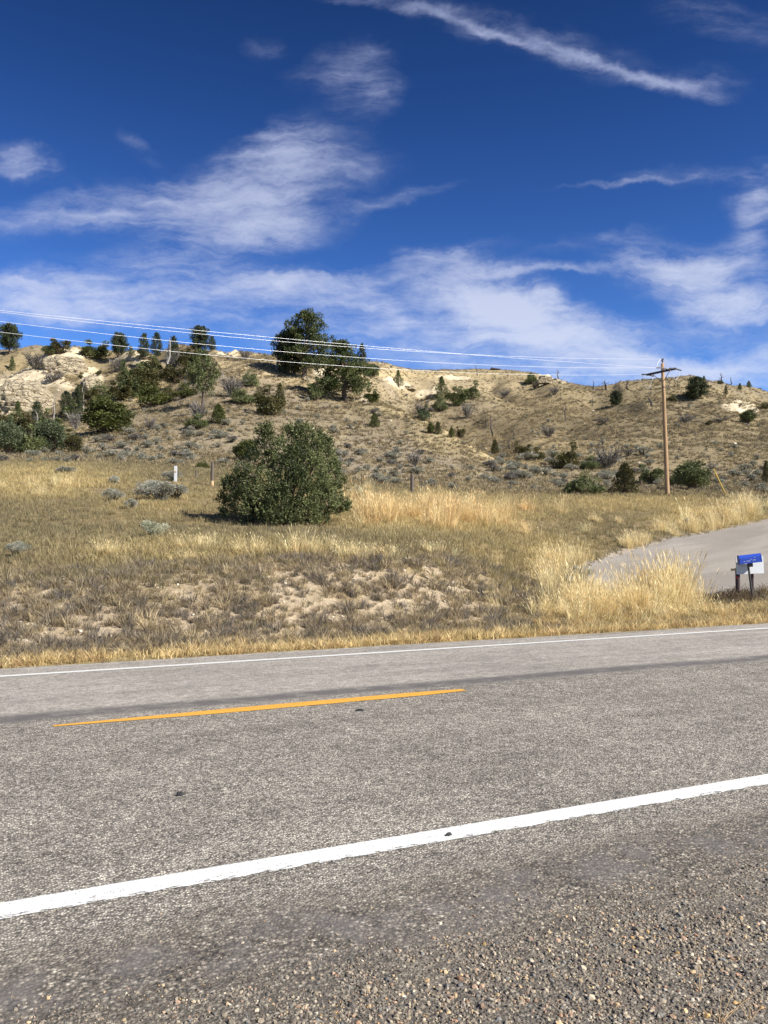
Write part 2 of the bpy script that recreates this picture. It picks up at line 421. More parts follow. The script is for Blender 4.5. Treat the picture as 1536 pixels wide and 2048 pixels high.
# ------------------------------------------------------------------ terrain
# image row and distance of the landmarks of the slope, seen along a fan of bearings
KC = [-1400, -300, 0, 100, 200, 330, 420, 520, 600, 700, 750, 820, 900, 1000, 1100, 1200, 1335, 1450, 1536, 1800, 2700]
K3 = {-1400: (1200, 12.), -300: (1185, 14.), 0: (1172, 15.4), 330: (1148, 16.6), 600: (1128, 17.6), 820: (1118, 18.6), 900: (1130, 19.4), 1000: (1160, 20.2), 1100: (1188, 21.2), 1200: (1190, 22.), 1335: (1195, 21.6), 1536: (1192, 22.8), 1800: (1170, 26.), 2700: (1140, 40.)}
K4 = {-1400: (1060, 20), -300: (1060, 23.), 0: (1058, 24.), 330: (1058, 25.5), 600: (1053, 27.6), 820: (1052, 28.), 900: (1058, 28.), 1000: (1075, 28.), 1100: (1105, 28.), 1200: (1122, 28.), 1335: (1083, 34.5), 1450: (1060, 41.), 1536: (1039, 46.5), 1800: (1005, 56), 2700: (1000, 70)}
K5 = {-1400: (940, 45), -300: (920, 55), 0: (925, 55), 200: (930, 54), 420: (946, 52), 600: (968, 51), 820: (986, 53), 1000: (992, 56), 1200: (990, 60), 1335: (989, 61), 1450: (989, 63), 1536: (989, 66), 1800: (985, 72), 2700: (985, 90)}
K6 = {-1400: (905, 75), 0: (906, 80), 420: (918, 80), 600: (938, 76), 820: (962, 73), 1000: (967, 76), 1200: (968, 80), 1335: (964, 84), 1536: (966, 88), 2700: (966, 110)}
K7 = {-1400: (870, 105), 0: (880, 105), 200: (858, 106), 420: (838, 106), 600: (850, 106), 820: (892, 100), 1000: (938, 95), 1100: (935, 98), 1200: (925, 105), 1335: (908, 111), 1536: (900, 114), 2700: (900, 135)}
K8 = {-1400: (840, 130), 0: (852, 125), 200: (833, 132), 330: (790, 140), 420: (740, 145), 520: (738, 150), 600: (753, 148), 700: (788, 140), 750: (802, 133), 820: (828, 124), 900: (868, 115), 1000: (922, 102), 1100: (902, 116), 1200: (880, 132), 1335: (850, 144), 1450: (842, 150), 1536: (842, 156), 2700: (840, 170)}
K9 = {-1400: (835, 150), 0: (848, 152), 200: (824, 158), 330: (775, 154), 420: (718, 156), 520: (720, 162), 600: (735, 162), 700: (778, 160), 750: (812, 156), 820: (868, 150), 900: (912, 140), 1000: (932, 122), 1100: (878, 142), 1200: (852, 156), 1335: (815, 172), 1450: (812, 178), 1536: (822, 182), 2700: (815, 200)}
K10 = {-1400: (740, 205), 0: (772, 200), 100: (765, 200), 200: (757, 205), 330: (735, 188), 420: (702, 166), 520: (707, 174), 600: (719, 180), 700: (748, 188), 750: (768, 195), 820: (798, 205), 900: (822, 200), 1000: (842, 185), 1100: (818, 185), 1200: (810, 195), 1335: (785, 200), 1450: (797, 207), 1536: (815, 208), 2700: (800, 220)}
K11 = {-1400: (690, 260), -300: (700, 255), 0: (701, 250), 100: (702, 245), 140: (697, 240), 200: (714, 250), 330: (712, 226), 420: (695, 171), 520: (702, 186), 600: (711, 196), 700: (733, 215), 750: (739, 228), 820: (748, 262), 900: (750, 290), 1000: (752, 300), 1050: (756, 285), 1130: (762, 240), 1190: (772, 236), 1240: (779, 235), 1330: (772, 226), 1380: (764, 221), 1440: (761, 230), 1500: (774, 240), 1536: (787, 246), 2700: (770, 260)}
S = np.concatenate([np.linspace(-1.28, -.575, 60), np.linspace(-.57, .57, 460), np.linspace(.575, 1.14, 48)])
YR = np.exp(np.linspace(math.log(8.0), math.log(700.), 560))
PXS = CX + F * S
def smooth(a, k=9):
    ker = np.hanning(k + 2)[1:-1]; ker /= ker.sum()
    return np.convolve(np.pad(a, k // 2, mode='edge'), ker, 'valid')
def zpy(py, Y):
    b = (CY - py) / F
    return H + Y * (math.sin(TH) + b * math.cos(TH)) / (math.cos(TH) - b * math.sin(TH))
def uY(u): return u / (RN[1] + RN[0] * S)
KY, KZ = [], []
def addk(Y, z): KY.append(Y); KZ.append(z)
addk(np.minimum(uY(2.0), 3.5), np.full(len(S), zroad(6.) - .15))
addk(uY(UE - .6), np.full(len(S), zroad(UE) - .10))
addk(uY(UE + .10), np.full(len(S), zroad(UE) - .012))
addk(uY(UE + .9), np.full(len(S), zroad(UE) - .04))
addk(uY(UE + 1.6), np.full(len(S), zroad(UE) + .06))
for K in (K3, K4, K5, K6, K7, K8, K9, K10, K11):
    xs = sorted(K)
    Yk = smooth(np.interp(PXS, xs, [K[x][1] for x in xs]), 15); pyk = smooth(np.interp(PXS, xs, [K[x][0] for x in xs]), 11)
    addk(Yk, zpy(pyk, Yk))
addk(KY[-1] + 25, KZ[-1] - 1.0); addk(KY[-2] + 120, KZ[-2] - 22); addk(np.full(len(S), 720.), KZ[-3] - 55)
KY = np.array(KY); KZ = np.array(KZ)
for i in range(1, len(KY)): KY[i] = np.maximum(KY[i], KY[i - 1] + .25)
def pchip(x, y, q):
    h = np.diff(x); d = np.diff(y) / h; m = np.zeros(len(x))
    m[0], m[-1] = d[0], d[-1]
    same = d[1:] * d[:-1] > 0
    w1, w2 = 2 * h[1:] + h[:-1], h[1:] + 2 * h[:-1]
    with np.errstate(divide='ignore', invalid='ignore'):
        mm = (w1 + w2) / (w1 / d[:-1] + w2 / d[1:])
    m[1:-1] = np.where(same, mm, 0)
    i = np.clip(np.searchsorted(x, q) - 1, 0, len(x) - 2)
    t = np.clip((q - x[i]) / h[i], 0, 1)
    return (y[i] * (1 + 2 * t) * (1 - t) ** 2 + h[i] * m[i] * t * (1 - t) ** 2 + y[i + 1] * t * t * (3 - 2 * t) + h[i] * m[i + 1] * t * t * (t - 1))
Z = np.stack([pchip(KY[:, c], KZ[:, c], YR) for c in range(len(S))])      # (col,row)
SS, YY = np.meshgrid(S, YR, indexing='ij'); XX = SS * YY
UU = XX * RN[0] + YY * RN[1]

# the gravel drive: outline in plan
DRV = [(1150, 24.6), (1172, 26.6), (1195, 28.2), (1240, 30.3), (1300, 33.2), (1400, 38.8), (1536, 46.8), (1700, 58), (1850, 74), (2050, 74), (1900, 52), (1850, 40), (2050, 33), (2450, 29.5), (2300, 27.2), (1900, 22.9), (1780, 22.4), (1640, 22.6), (1536, 22.5), (1400, 22.1), (1300, 22.0), (1200, 22.4)]
DRV = np.array([((p - CX) / F * Y, Y) for p, Y in DRV])
def poly_sd(x, y, P):
    """signed distance to polygon, negative inside"""
    best = np.full(x.shape, 1e9); ins = np.zeros(x.shape, bool)
    n = len(P)
    for i in range(n):
        ax, ay = P[i]; bx, by = P[(i + 1) % n]
        ex, ey = bx - ax, by - ay
        t = np.clip(((x - ax) * ex + (y - ay) * ey) / (ex * ex + ey * ey), 0, 1)
        best = np.minimum(best, np.hypot(x - ax - t * ex, y - ay - t * ey))
        c = ((ay > y) != (by > y))
        with np.errstate(divide='ignore', invalid='ignore'):
            ins ^= c & (x < (bx - ax) * (y - ay) / (by - ay + 1e-12) + ax)
    return np.where(ins, -best, best)
DS = np.full(XX.shape, 99.); nr = (YY > 17) & (YY < 90) & (SS > .1)
DS[nr] = poly_sd(XX[nr], YY[nr], DRV)

PX, PY = proj(XX, YY, Z)
def blob(px, py, cx, cy, rx, ry, rot=0.):
    a = math.radians(rot); dx, dy = px - cx, py - cy
    u_, v_ = (dx * math.cos(a) - dy * math.sin(a)) / rx, (dx * math.sin(a) + dy * math.cos(a)) / ry
    return np.exp(-(u_ * u_ + v_ * v_) ** 1.5)
hill = sst(70, 125, YY)
ROCKS = [(40, 785, 62, 48, 8), (15, 800, 60, 40, 0), (128, 718, 44, 22, 0), (120, 735, 50, 16, -10), (182, 757, 26, 22, 0), (95, 765, 55, 16, -20),
         (265, 722, 40, 9, 0), (640, 745, 18, 8, 0), (455, 700, 25, 7, 0), (795, 768, 30, 9, 0), (858, 786, 28, 9, -10), (905, 757, 40, 5, 0), (1480, 818, 42, 8, -8), (1095, 756, 28, 9, 0), (735, 795, 18, 8, 0), (160, 860, 8, 4, 0)]
rock = np.zeros(XX.shape)
far = YY > 115
for r in ROCKS: rock = np.maximum(rock, np.where(far, blob(PX, PY, *r), 0))
rnz = fbm(XX / 7, YY / 7, 5, 40)
rockm = sst(.30, .62, rock * (0.55 + .9 * rnz))
quiet = sst(.2, 2.0, DS) * sst(UE + .1, UE + 1.2, UU)
Z = Z + quiet * ((1 - hill) * .055 * (fbm(XX / 1.1, YY / 1.1, 3, 3) - .5) + .16 * (fbm(XX / 3.5, YY / 3.5, 3, 5) - .5) * sst(14, 30, YY))
calm = 1 - .85 * sst(225, 255, YY) * sst(760, 800, PX) * sst(1120, 1060, PX)
spur = 1 - .7 * np.exp(-((PX - (760 + (PY - 810) * 2.05)) / 75) ** 2) * sst(790, 815, PY) * sst(960, 930, PY)
Z = Z + hill * calm * spur * (1.9 * (fbm(XX / 26, YY / 26, 4, 7) - .5) + 1.0 * (fbm(XX / 6, YY / 6, 4, 9) - .5) + .25 * (fbm(XX / 1.9, YY / 1.9, 2, 21) - .5))
gul = np.abs(fbm(XX / 15 + 1.3 * fbm(XX / 30, YY / 30, 2, 31), YY / 70, 3, 29) - .5) * 2
Z = Z + hill * calm * sst(110, 165, YY) * spur * 4.6 * (np.minimum(gul, .5) - .22)
strata = np.abs((Z * .55 + 2.0 * fbm(XX / 9, YY / 9, 3, 60)) % 1.0 - .5) * 2
Z = Z + rockm * (1.6 * np.abs(fbm(XX / 4, YY / 4, 5, 33) - .5) * 2 + .55 * strata - .3)
Z = np.where(DS < .3, Z - .05 * sst(.3, -.3, DS), Z)
PX, PY = proj(XX, YY, Z)

def terr(x, y):
    x, y = np.asarray(x, float), np.asarray(y, float)
    s = x / np.maximum(y, .1)
    i = np.clip(np.searchsorted(S, s) - 1, 0, len(S) - 2); j = np.clip(np.searchsorted(YR, y) - 1, 0, len(YR) - 2)
    a = np.clip((s - S[i]) / (S[i + 1] - S[i]), 0, 1); b = np.clip((y - YR[j]) / (YR[j + 1] - YR[j]), 0, 1)
    return (Z[i, j] * (1 - a) + Z[i + 1, j] * a) * (1 - b) + (Z[i, j + 1] * (1 - a) + Z[i + 1, j + 1] * a) * b
def ground_at(px, py, ymin=12., ymax=330.):
    """where the line of sight through a landmark meets the ground; else the nearest crest"""
    Ys = np.exp(np.linspace(math.log(ymin), math.log(ymax), 900))
    p = np.array([at(px, py, 1.0)]); k = p[0, 0]; m = p[0, 2] - H
    g = terr(k * Ys, Ys) - (H + m * Ys)
    hit = np.nonzero(g >= 0)[0]
    Y = Ys[hit[0]] if len(hit) else Ys[np.argmax(g / Ys)]
    return np.array([k * Y, Y, float(terr(k * Y, Y))])

# ground colour
Y4, Y5 = KY[4][:, None], KY[5][:, None]
bk = sst(-.15, .15, (YY - Y4) / (Y5 - Y4)) * sst(1.25, .75, (YY - Y4) / (Y5 - Y4)) * sst(1060, 900, PX)
def lerp3(a, b, m): return a * (1 - m[..., None]) + np.asarray(b) * m[..., None]
C = np.zeros(XX.shape + (3,)) + np.array((.205, .160, .085))
big = fbm(XX / 9, YY / 9, 4, 71); med = fbm(XX / 2.2, YY / 2.2, 4, 72); sml = fbm(XX / .6, YY / .6, 3, 73)
C = lerp3(C, (.27, .20, .10), sst(.42, .66, med) * .7)
C = lerp3(C, (.16, .125, .075), sst(.55, .38, big) * .6)
C = lerp3(C, (.40, .32, .22), bk * sst(.30, .62, .35 * med + .65 * sml))
hcol = np.zeros_like(C) + np.array((.265, .212, .126))
hcol = lerp3(hcol, (.335, .272, .155), sst(.45, .68, fbm(XX / 14, YY / 14, 4, 80)))
hcol = lerp3(hcol, (.215, .178, .135), sst(.52, .70, fbm(XX / 10, YY / 10, 4, 81)) * .8)
hcol = lerp3(hcol, (.235, .185, .105), sst(900, 1100, PX) * sst(780, 830, PY) * .6)
hcol = lerp3(hcol, (.40, .325, .215), np.maximum(blob(PX, PY, 620, 720, 260, 55), blob(PX, PY, 900, 780, 170, 40)) * .6)
hcol = lerp3(hcol, (.43, .345, .20), np.maximum.reduce([blob(PX, PY, 850, 748, 330, 9), blob(PX, PY, 1080, 890, 60, 22, 20), blob(PX, PY, 140, 868, 50, 30)]) * .8)
hcol = lerp3(hcol, (.225, .185, .125), sst(1080, 1250, PX) * .45)
hcol = lerp3(hcol, (.235, .195, .145), blob(PX, PY, 520, 850, 420, 60) * .6)
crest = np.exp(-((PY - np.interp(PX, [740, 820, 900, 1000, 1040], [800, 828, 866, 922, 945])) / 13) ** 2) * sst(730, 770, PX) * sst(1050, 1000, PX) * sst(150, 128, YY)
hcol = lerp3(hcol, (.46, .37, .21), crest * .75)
hcol = lerp3(hcol, (.205, .165, .105), blob(PX, PY, 1050, 850, 190, 60) * sst(120, 135, YY) * .55)
hcol = hcol * np.array((.93, .92, .88))
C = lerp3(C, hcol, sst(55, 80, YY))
C = lerp3(C, (.255, .215, .155), sst(60, 72, YY) * sst(105, 88, YY) * .5)
C = lerp3(C, np.array((.54, .455, .31)) * (.78 + .44 * fbm(XX / 1.5, YY / 1.5, 3, 95))[..., None], rockm)
C = lerp3(C, (.34, .265, .13), sst(1.4, .2, np.abs(UU - UE - .7)) * .8)
C = lerp3(C, (.335, .29, .245), sst(.9, 0, DS) * .8)
nc, nrw = len(S), len(YR)
idx = np.arange(nc * nrw).reshape(nc, nrw)
Fq = np.stack([idx[:-1, :-1], idx[1:, :-1], idx[1:, 1:], idx[:-1, 1:]], -1).reshape(-1, 4)
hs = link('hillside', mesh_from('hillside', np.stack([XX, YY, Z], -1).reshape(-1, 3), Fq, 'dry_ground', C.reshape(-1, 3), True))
tag(hs, 'dry grassy hillside with pale rock patches rising behind the highway', 'hillside', kind='structure')

# wide ground sheet under everything
g = link('ground', mesh_from('ground', [(-3000, -3000, -.9), (3000, -3000, -.9), (3000, 3000, -.9), (-3000, 3000, -.9)], [(0, 1, 2, 3)], 'dry_ground', np.array([(.27, .215, .13)] * 4)))
tag(g, 'wide dry plain reaching to the horizon', 'ground', kind='structure')

# ------------------------------------------------------------------ road
RA = math.atan2(RD[1], RD[0])
us = [-3.2, -1.0, 1.0, 2.6, 3.3, U1, 6.0, UC, 9.6, U2, UE - .3, UE]
def edge_j(x): return .10 * (fbm(np.array([x / .7]), np.array([3.3]), 4, 5)[0] - .5) + .16 * (fbm(np.array([x / 5.]), np.array([8.3]), 2, 6)[0] - .5)
xs = np.concatenate([np.arange(-300, -25, 12.), np.arange(-25, 60, .35), np.arange(60, 500, 12.)])
V = []; Fc = []
for x in xs:
    for k, u in enumerate(us):
        uu = u + (edge_j(x) if k == len(us) - 1 else 0)
        V.append((x, uu, zroad(uu)))
    V.append((x, us[-1] + edge_j(x), zroad(UE) - .3)); V.append((x, us[0], zroad(us[0])))
nk = len(us) + 2
V = [v if i % nk != nk - 1 else (v[0], -9.0, -.85) for i, v in enumerate(V)]
for i in range(len(xs) - 1):
    for k in range(len(us)):
        a = i * nk + k; Fc.append((a, a + nk, a + nk + 1, a + 1))
    a = i * nk; Fc.append((a + nk - 1, a + nk + nk - 1, a + nk, a))
road = link('road', mesh_from('road', V, Fc, 'chip_seal'))
road.rotation_euler = (0, 0, RA)
tag(road, 'two-lane chip-seal highway with gravelly shoulder', 'road', kind='structure')
def v_of(px, py, zr=0.):
    b = at(px, py, 1.0); t = (H - zr) / (H - b[2]); return b[0] * t * RD[0] + t * RD[1], b[0] * t * RN[0] + t * RN[1]
def line(name, u, half, x0, x1, mat, label, taper=False):
    n = max(2, int((x1 - x0) / .5)); xx = np.linspace(x0, x1, n + 1)
    V = []; Fc = []
    for i, x in enumerate(xx):
        h_ = half * (min(1, .25 + i * .2, .45 + (n - i) * .4) if taper else 1)
        for d in (-h_, 0, h_): V.append((x, d, zroad(u + d) - zroad(u) + .0045))
    for i in range(n):
        for k in range(2): a = 3 * i + k; Fc.append((a, a + 3, a + 4, a + 1))
    o = link(name, mesh_from(name, V, Fc, mat), road, (0, u, float(zroad(u))))
    o['label'] = label
line('edge_line', U1, .10, -60, 120, 'white_line', 'broad white edge line along the near shoulder')
line('edge_line', U2, .085, -60, 120, 'white_line_far', 'thin white edge line along the far side')
va, vb = v_of(105, 1449, .07)[0], v_of(918, 1377, .07)[0]
line('centre_dash', UC, .115, va, vb, 'yellow_line', 'single yellow centre dash', True)
line('centre_dash', UC, .115, vb + 9.1, vb + 12.2, 'yellow_line', 'next yellow centre dash', True)
line('centre_dash', UC, .115, va - 12.2, va - 9.1, 'yellow_line', 'previous yellow centre dash', True)

# ------------------------------------------------------------------ drive
n1_, n2_ = 360, 220
gx, gy = np.meshgrid(np.linspace(DRV[:, 0].min(), DRV[:, 0].max(), n1_), np.linspace(DRV[:, 1].min(), DRV[:, 1].max(), n2_ * 2), indexing='ij')
sdv = poly_sd(gx, gy, DRV) + .35 * (fbm(gx / 1.3, gy / 1.3, 3, 91) - .5)
gz = terr(gx, gy) + .05 * sst(.3, -.3, sdv) + .018
id2 = np.arange(gx.size).reshape(gx.shape)
q = np.stack([id2[:-1, :-1], id2[1:, :-1], id2[1:, 1:], id2[:-1, 1:]], -1).reshape(-1, 4)
keep = (sdv.ravel()[q] < .05).all(1)
q = q[keep]; used, inv = np.unique(q.ravel(), return_inverse=True)
Vd = np.stack([gx, gy, gz], -1).reshape(-1, 3)[used]
dr = link('driveway', mesh_from('driveway', Vd, inv.reshape(-1, 4), 'gravel_drive', None, True))
tag(dr, 'grey gravel driveway climbing to the right behind the mailbox', 'driveway', kind='structure')

# ------------------------------------------------------------------ scattered stuff (grass, gravel)
def src_coll(name, meshes):
    c = bpy.data.collections.new(name)
    for i, me in enumerate(meshes):
        o = bpy.data.objects.new('%s_%02d' % (name, i), me); c.objects.link(o)
    return c
def scatter(name, label, cat, P, rz, sc, tint, I, coll, tilt=0.):
    n = len(P)
    me = bpy.data.meshes.new(name); me.vertices.add(n); me.vertices.foreach_set('co', np.asarray(P, np.float32).ravel())
    R = np.zeros((n, 3), np.float32); R[:, 2] = rz
    if isinstance(tilt, np.ndarray): R[:, :2] = tilt
    elif tilt: R[:, :2] = rs.normal(size=(n, 2)) * tilt
    sc = np.asarray(sc, np.float32); sc = np.repeat(sc[:, None], 3, 1) if sc.ndim == 1 else sc
    for nm, ty, key, dat in (('rot', 'FLOAT_VECTOR', 'vector', R), ('scl', 'FLOAT_VECTOR', 'vector', sc),
                             ('tint', 'FLOAT_COLOR', 'color', np.c_[tint, np.ones(n)]), ('pick', 'INT', 'value', I)):
        a = me.attributes.new(nm, ty, 'POINT'); a.data.foreach_set(key, np.ascontiguousarray(dat, dtype=np.int32 if ty == 'INT' else np.float32).ravel())
    o = link(name, me)
    ng = bpy.data.node_groups.new(name, 'GeometryNodeTree')
    ng.interface.new_socket('Geometry', in_out='INPUT', socket_type='NodeSocketGeometry')
    ng.interface.new_socket('Geometry', in_out='OUTPUT', socket_type='NodeSocketGeometry')
    t = NT(ng)
    gi = ng.nodes.new('NodeGroupInput'); go = ng.nodes.new('NodeGroupOutput')
    def na(nm, ty):
        nd = ng.nodes.new('GeometryNodeInputNamedAttribute'); nd.data_type = ty; nd.inputs['Name'].default_value = nm
        return nd.outputs['Attribute']
    ci = ng.nodes.new('GeometryNodeCollectionInfo'); ci.inputs['Collection'].default_value = coll
    ci.inputs['Separate Children'].default_value = True; ci.inputs['Reset Children'].default_value = True
    er = ng.nodes.new('FunctionNodeEulerToRotation'); t.l.new(na('rot', 'FLOAT_VECTOR'), er.inputs[0])
    ip = ng.nodes.new('GeometryNodeInstanceOnPoints')
    t.l.new(gi.outputs[0], ip.inputs['Points']); t.l.new(ci.outputs[0], ip.inputs['Instance'])
    ip.inputs['Pick Instance'].default_value = True
    t.l.new(na('pick', 'INT'), ip.inputs['Instance Index']); t.l.new(er.outputs[0], ip.inputs['Rotation']); t.l.new(na('scl', 'FLOAT_VECTOR'), ip.inputs['Scale'])
    t.l.new(ip.outputs[0], go.inputs[0])
    md = o.modifiers.new('scatter', 'NODES'); md.node_group = ng
    return tag(o, label, cat, kind='stuff')

def tuft_mesh(name, n, r, h, wd, lean, seed, head=0., stiff=.5):
    rng = np.random.default_rng(seed); V = []; Fc = []; T = []
    for i in range(n):
        a = rng.uniform(0, 2 * math.pi); rr = r * math.sqrt(rng.uniform()); b = np.array([rr * math.cos(a), rr * math.sin(a), -.03])
        hh = h * rng.uniform(.5, 1.0); la = a + rng.normal() * .7; ln = lean * rng.uniform(.2, 1.2)
        out = np.array([math.cos(la), math.sin(la), 0]); sa = rng.uniform(0, math.pi); side = np.array([math.cos(sa), math.sin(sa), 0]) * wd * rng.uniform(.6, 1.2)
        m = b + np.array([0, 0, hh * .55]) + out * ln * hh * stiff * .5; tip = b + np.array([0, 0, hh]) + out * ln * hh
        k = len(V); V += [b - side, b + side, m + side * .75, m - side * .75, tip]
        Fc += [(k, k + 1, k + 2, k + 3), (k + 3, k + 2, k + 4)]
        tv = rng.uniform(0, 1); T += [tv * .6, tv * .6, tv, tv, tv]
        if head and rng.uniform() < .55:
            d = (tip - m); d /= np.linalg.norm(d); k = len(V); hl = head * rng.uniform(.7, 1.2)
            V += [tip - d * hl * .3, tip + d * hl * .3 + side * 1.3, tip + d * hl, tip + d * hl * .3 - side * 1.3]; Fc += [(k, k + 1, k + 2, k + 3)]; T += [.9] * 4
    return mesh_from(name, V, Fc, 'grass_blade', np.array(T))

def fan_points(n, s0, s1, y0, y1, pw=1.0, rng=rs):
    s = rng.uniform(s0, s1, n); a = 2.0 - pw
    q_ = rng.uniform(0, 1, n)
    y = np.exp(np.log(y0) + q_ * np.log(y1 / y0)) if abs(a) < 1e-6 else (y0 ** a + q_ * (y1 ** a - y0 ** a)) ** (1 / a)
    return s * y, y
def field(x, y):
    z = terr(x, y); px, py = proj(x, y, z); u = x * RN[0] + y * RN[1]
    s = x / y; b = (y - np.interp(s, S, KY[4])) / np.maximum(np.interp(s, S, KY[5]) - np.interp(s, S, KY[4]), .5)
    dsd = np.full(x.shape, 99.); m = (y > 17) & (y < 90) & (s > .1); dsd[m] = poly_sd(x[m], y[m], DRV)
    return z, px, py, u, b, dsd
BUSHP = None
def tints(n, cols, wts, var=.14):
    cols = np.array(cols); k = rs.choice(len(cols), n, p=np.array(wts) / sum(wts))
    return np.clip(cols[k] * (1 + rs.normal(size=(n, 1)) * var), .02, .9)
short = src_coll('short_tuft', [tuft_mesh('short_tuft', 20, .13, .26, .008, .55, 100 + i) for i in range(5)])
bunch = src_coll('bunch_tuft', [tuft_mesh('bunch_tuft', 46, .10, .27, .008, .95, 120 + i, stiff=.7) for i in range(5)])
coarse = src_coll('coarse_tuft', [tuft_mesh('coarse_tuft', 14, .22, .34, .030, .8, 140 + i) for i in range(5)])
tall = src_coll('tall_tuft', [tuft_mesh('tall_tuft', 22, .17, 1.2, .0075, .26, 160 + i, head=.16) for i in range(5)])
verge = src_coll('verge_tuft', [tuft_mesh('verge_tuft', 26, .12, .17, .007, .8, 180 + i) for i in range(4)])

def zonemix(px, py):
    """how straw-yellow the meadow is at each place"""
    b = lambda *a: blob(px, py, *a)
    ye = np.maximum.reduce([b(80, 965, 190, 36) * .75, b(330, 1000, 160, 40) * .4, b(420, 1105, 330, 28, 0) * .5, b(880, 1030, 230, 45) * .9, b(1250, 1010, 260, 22) * .7, b(980, 1190, 60, 35) * .3, b(1110, 1110, 90, 40) * .6, b(1420, 1035, 130, 25), b(600, 960, 120, 50) * .4, b(1000, 1090, 120, 60) * .35])
    return np.clip(ye, 0, 1)
# meadow
x, y = fan_points(62000, -.66, .66, 14.5, 66, 1.25)
z, px, py, u, b, ds = field(x, y)
dn = np.where(b < 1.05, .12 + .40 * sst(.45, 1.1, b), 1.0); dn = np.where(px > 1000, np.maximum(dn, .75), dn)
gapn = fbm(x / 1.5, y / 1.5, 3, 72); dn = dn * (.35 + .65 * sst(.34, .52, gapn))
k = (rs.uniform(size=len(x)) < dn) & (ds > -.25 + .5 * rs.uniform(size=len(x))) & (u > UE + .5)
x, y, z, px, py = x[k], y[k], z[k], px[k], py[k]; n = len(x)
ye = zonemix(px, py) * (.55 + .9 * fbm(x / 1.8, y / 1.8, 3, 15))
T = tints(n, [(.295, .24, .122), (.245, .212, .108), (.36, .29, .152), (.20, .168, .102)], [4, 3, 2.5, 2])
Ty = tints(n, [(.66, .52, .235), (.72, .56, .25), (.56, .42, .185)], [3, 2, 2])
T = T * (1 - np.clip(ye, 0, 1)[:, None]) + Ty * np.clip(ye, 0, 1)[:, None]
scatter('meadow_grass', 'dry olive and straw grass covering the meadow', 'grass', np.c_[x, y, z], rs.uniform(0, 6.3, n), rs.uniform(.55, 1.25, n) * (.75 + .5 * ye) * np.where(y > 40, 1.15, 1.), T, rs.integers(0, 5, n), short, .12)
# bank bunches
x, y = fan_points(40000, -.66, .36, 11.5, 24, 1.0)
z, px, py, u, b, ds = field(x, y)
cl = .45 * fbm(x / .8, y / .8, 3, 43) + .55 * fbm(x / .3, y / .3, 2, 45)
k = (b > -.25) & (b < 1.35) & (px < 1150) & (ds > .2) & (u > UE + .9) & (rs.uniform(size=len(x)) < .20 + .34 * sst(.44, .62, cl))
x, y, z, px, py, b = x[k], y[k], z[k], px[k], py[k], b[k]; n = len(x)
T = tints(n, [(.35, .28, .18), (.27, .225, .165), (.42, .33, .20), (.20, .175, .145), (.52, .42, .25)], [4, 3, 3, 2.4, 2])
scatter('bank_grass', 'grey-brown bunch grass tufts on the bare roadside bank', 'grass', np.c_[x, y, z], rs.uniform(0, 6.3, n), np.clip(rs.lognormal(math.log(.50), .36, n), .22, 1.1), T, rs.integers(0, 5, n), bunch, .25)
# verge
x, y = fan_points(30000, -.66, .66, 10.5, 26, 1.0)
z, px, py, u, b, ds = field(x, y)
lim = UE + .07 + .10 * fbm(x / .6, y / .6, 3, 44)
k = (u > lim) & (u < UE + .75 + 1.4 * sst(1000, 1200, px) + .8 * fbm(x / 2, y / 2, 2, 4)) & (ds > .3) & (rs.uniform(size=len(x)) < .25 + .75 * sst(.35, .55, fbm(x / .9, y / .9, 3, 12)))
x, y, z, u, px = x[k], y[k], z[k], u[k], px[k]; n = len(x)
T = tints(n, [(.68, .52, .25), (.56, .43, .20), (.44, .30, .145), (.74, .58, .30)], [4, 3, 2, 2])
scatter('verge_grass', 'short straw-coloured grass along the edge of the asphalt', 'grass', np.c_[x, y, z], rs.uniform(0, 6.3, n), rs.uniform(.6, 1.3, n), T, rs.integers(0, 4, n), verge, .15)
# tall stands: (px, py, rx, ry, count, height)
TG = [(1180, 1226, 70, 16, 200, .58), (1280, 1224, 80, 16, 240, .62), (1255, 1236, 150, 10, 200, .40), (1335, 1208, 34, 14, 110, .95), (1290, 1200, 60, 10, 34, .92), (1150, 1222, 30, 12, 50, .72), (1115, 1168, 36, 20, 90, .50), (1140, 1130, 46, 16, 110, .60), (1092, 1150, 35, 30, 90, .5),
      (760, 1035, 75, 20, 200, .85), (905, 1040, 130, 18, 380, .8), (985, 1040, 90, 16, 200, .7), (850, 1008, 150, 12, 150, .55), (730, 1010, 30, 20, 70, .9), (1030, 1055, 60, 10, 60, .5),
      (1405, 1062, 60, 12, 170, .95), (1470, 1040, 70, 12, 200, .95), (1540, 1018, 50, 10, 140, .95), (1280, 1090, 40, 12, 70, .65), (1175, 1055, 40, 14, 40, .5), (1330, 1068, 30, 12, 50, .6), (80, 985, 160, 18, 110, .5), (600, 1105, 200, 12, 66, .38), (330, 1112, 180, 16, 55, .36), (760, 1120, 90, 12, 30, .38), (1530, 1085, 18, 10, 40, .5)]
P = []; SCL = []; TT = []; RT = []
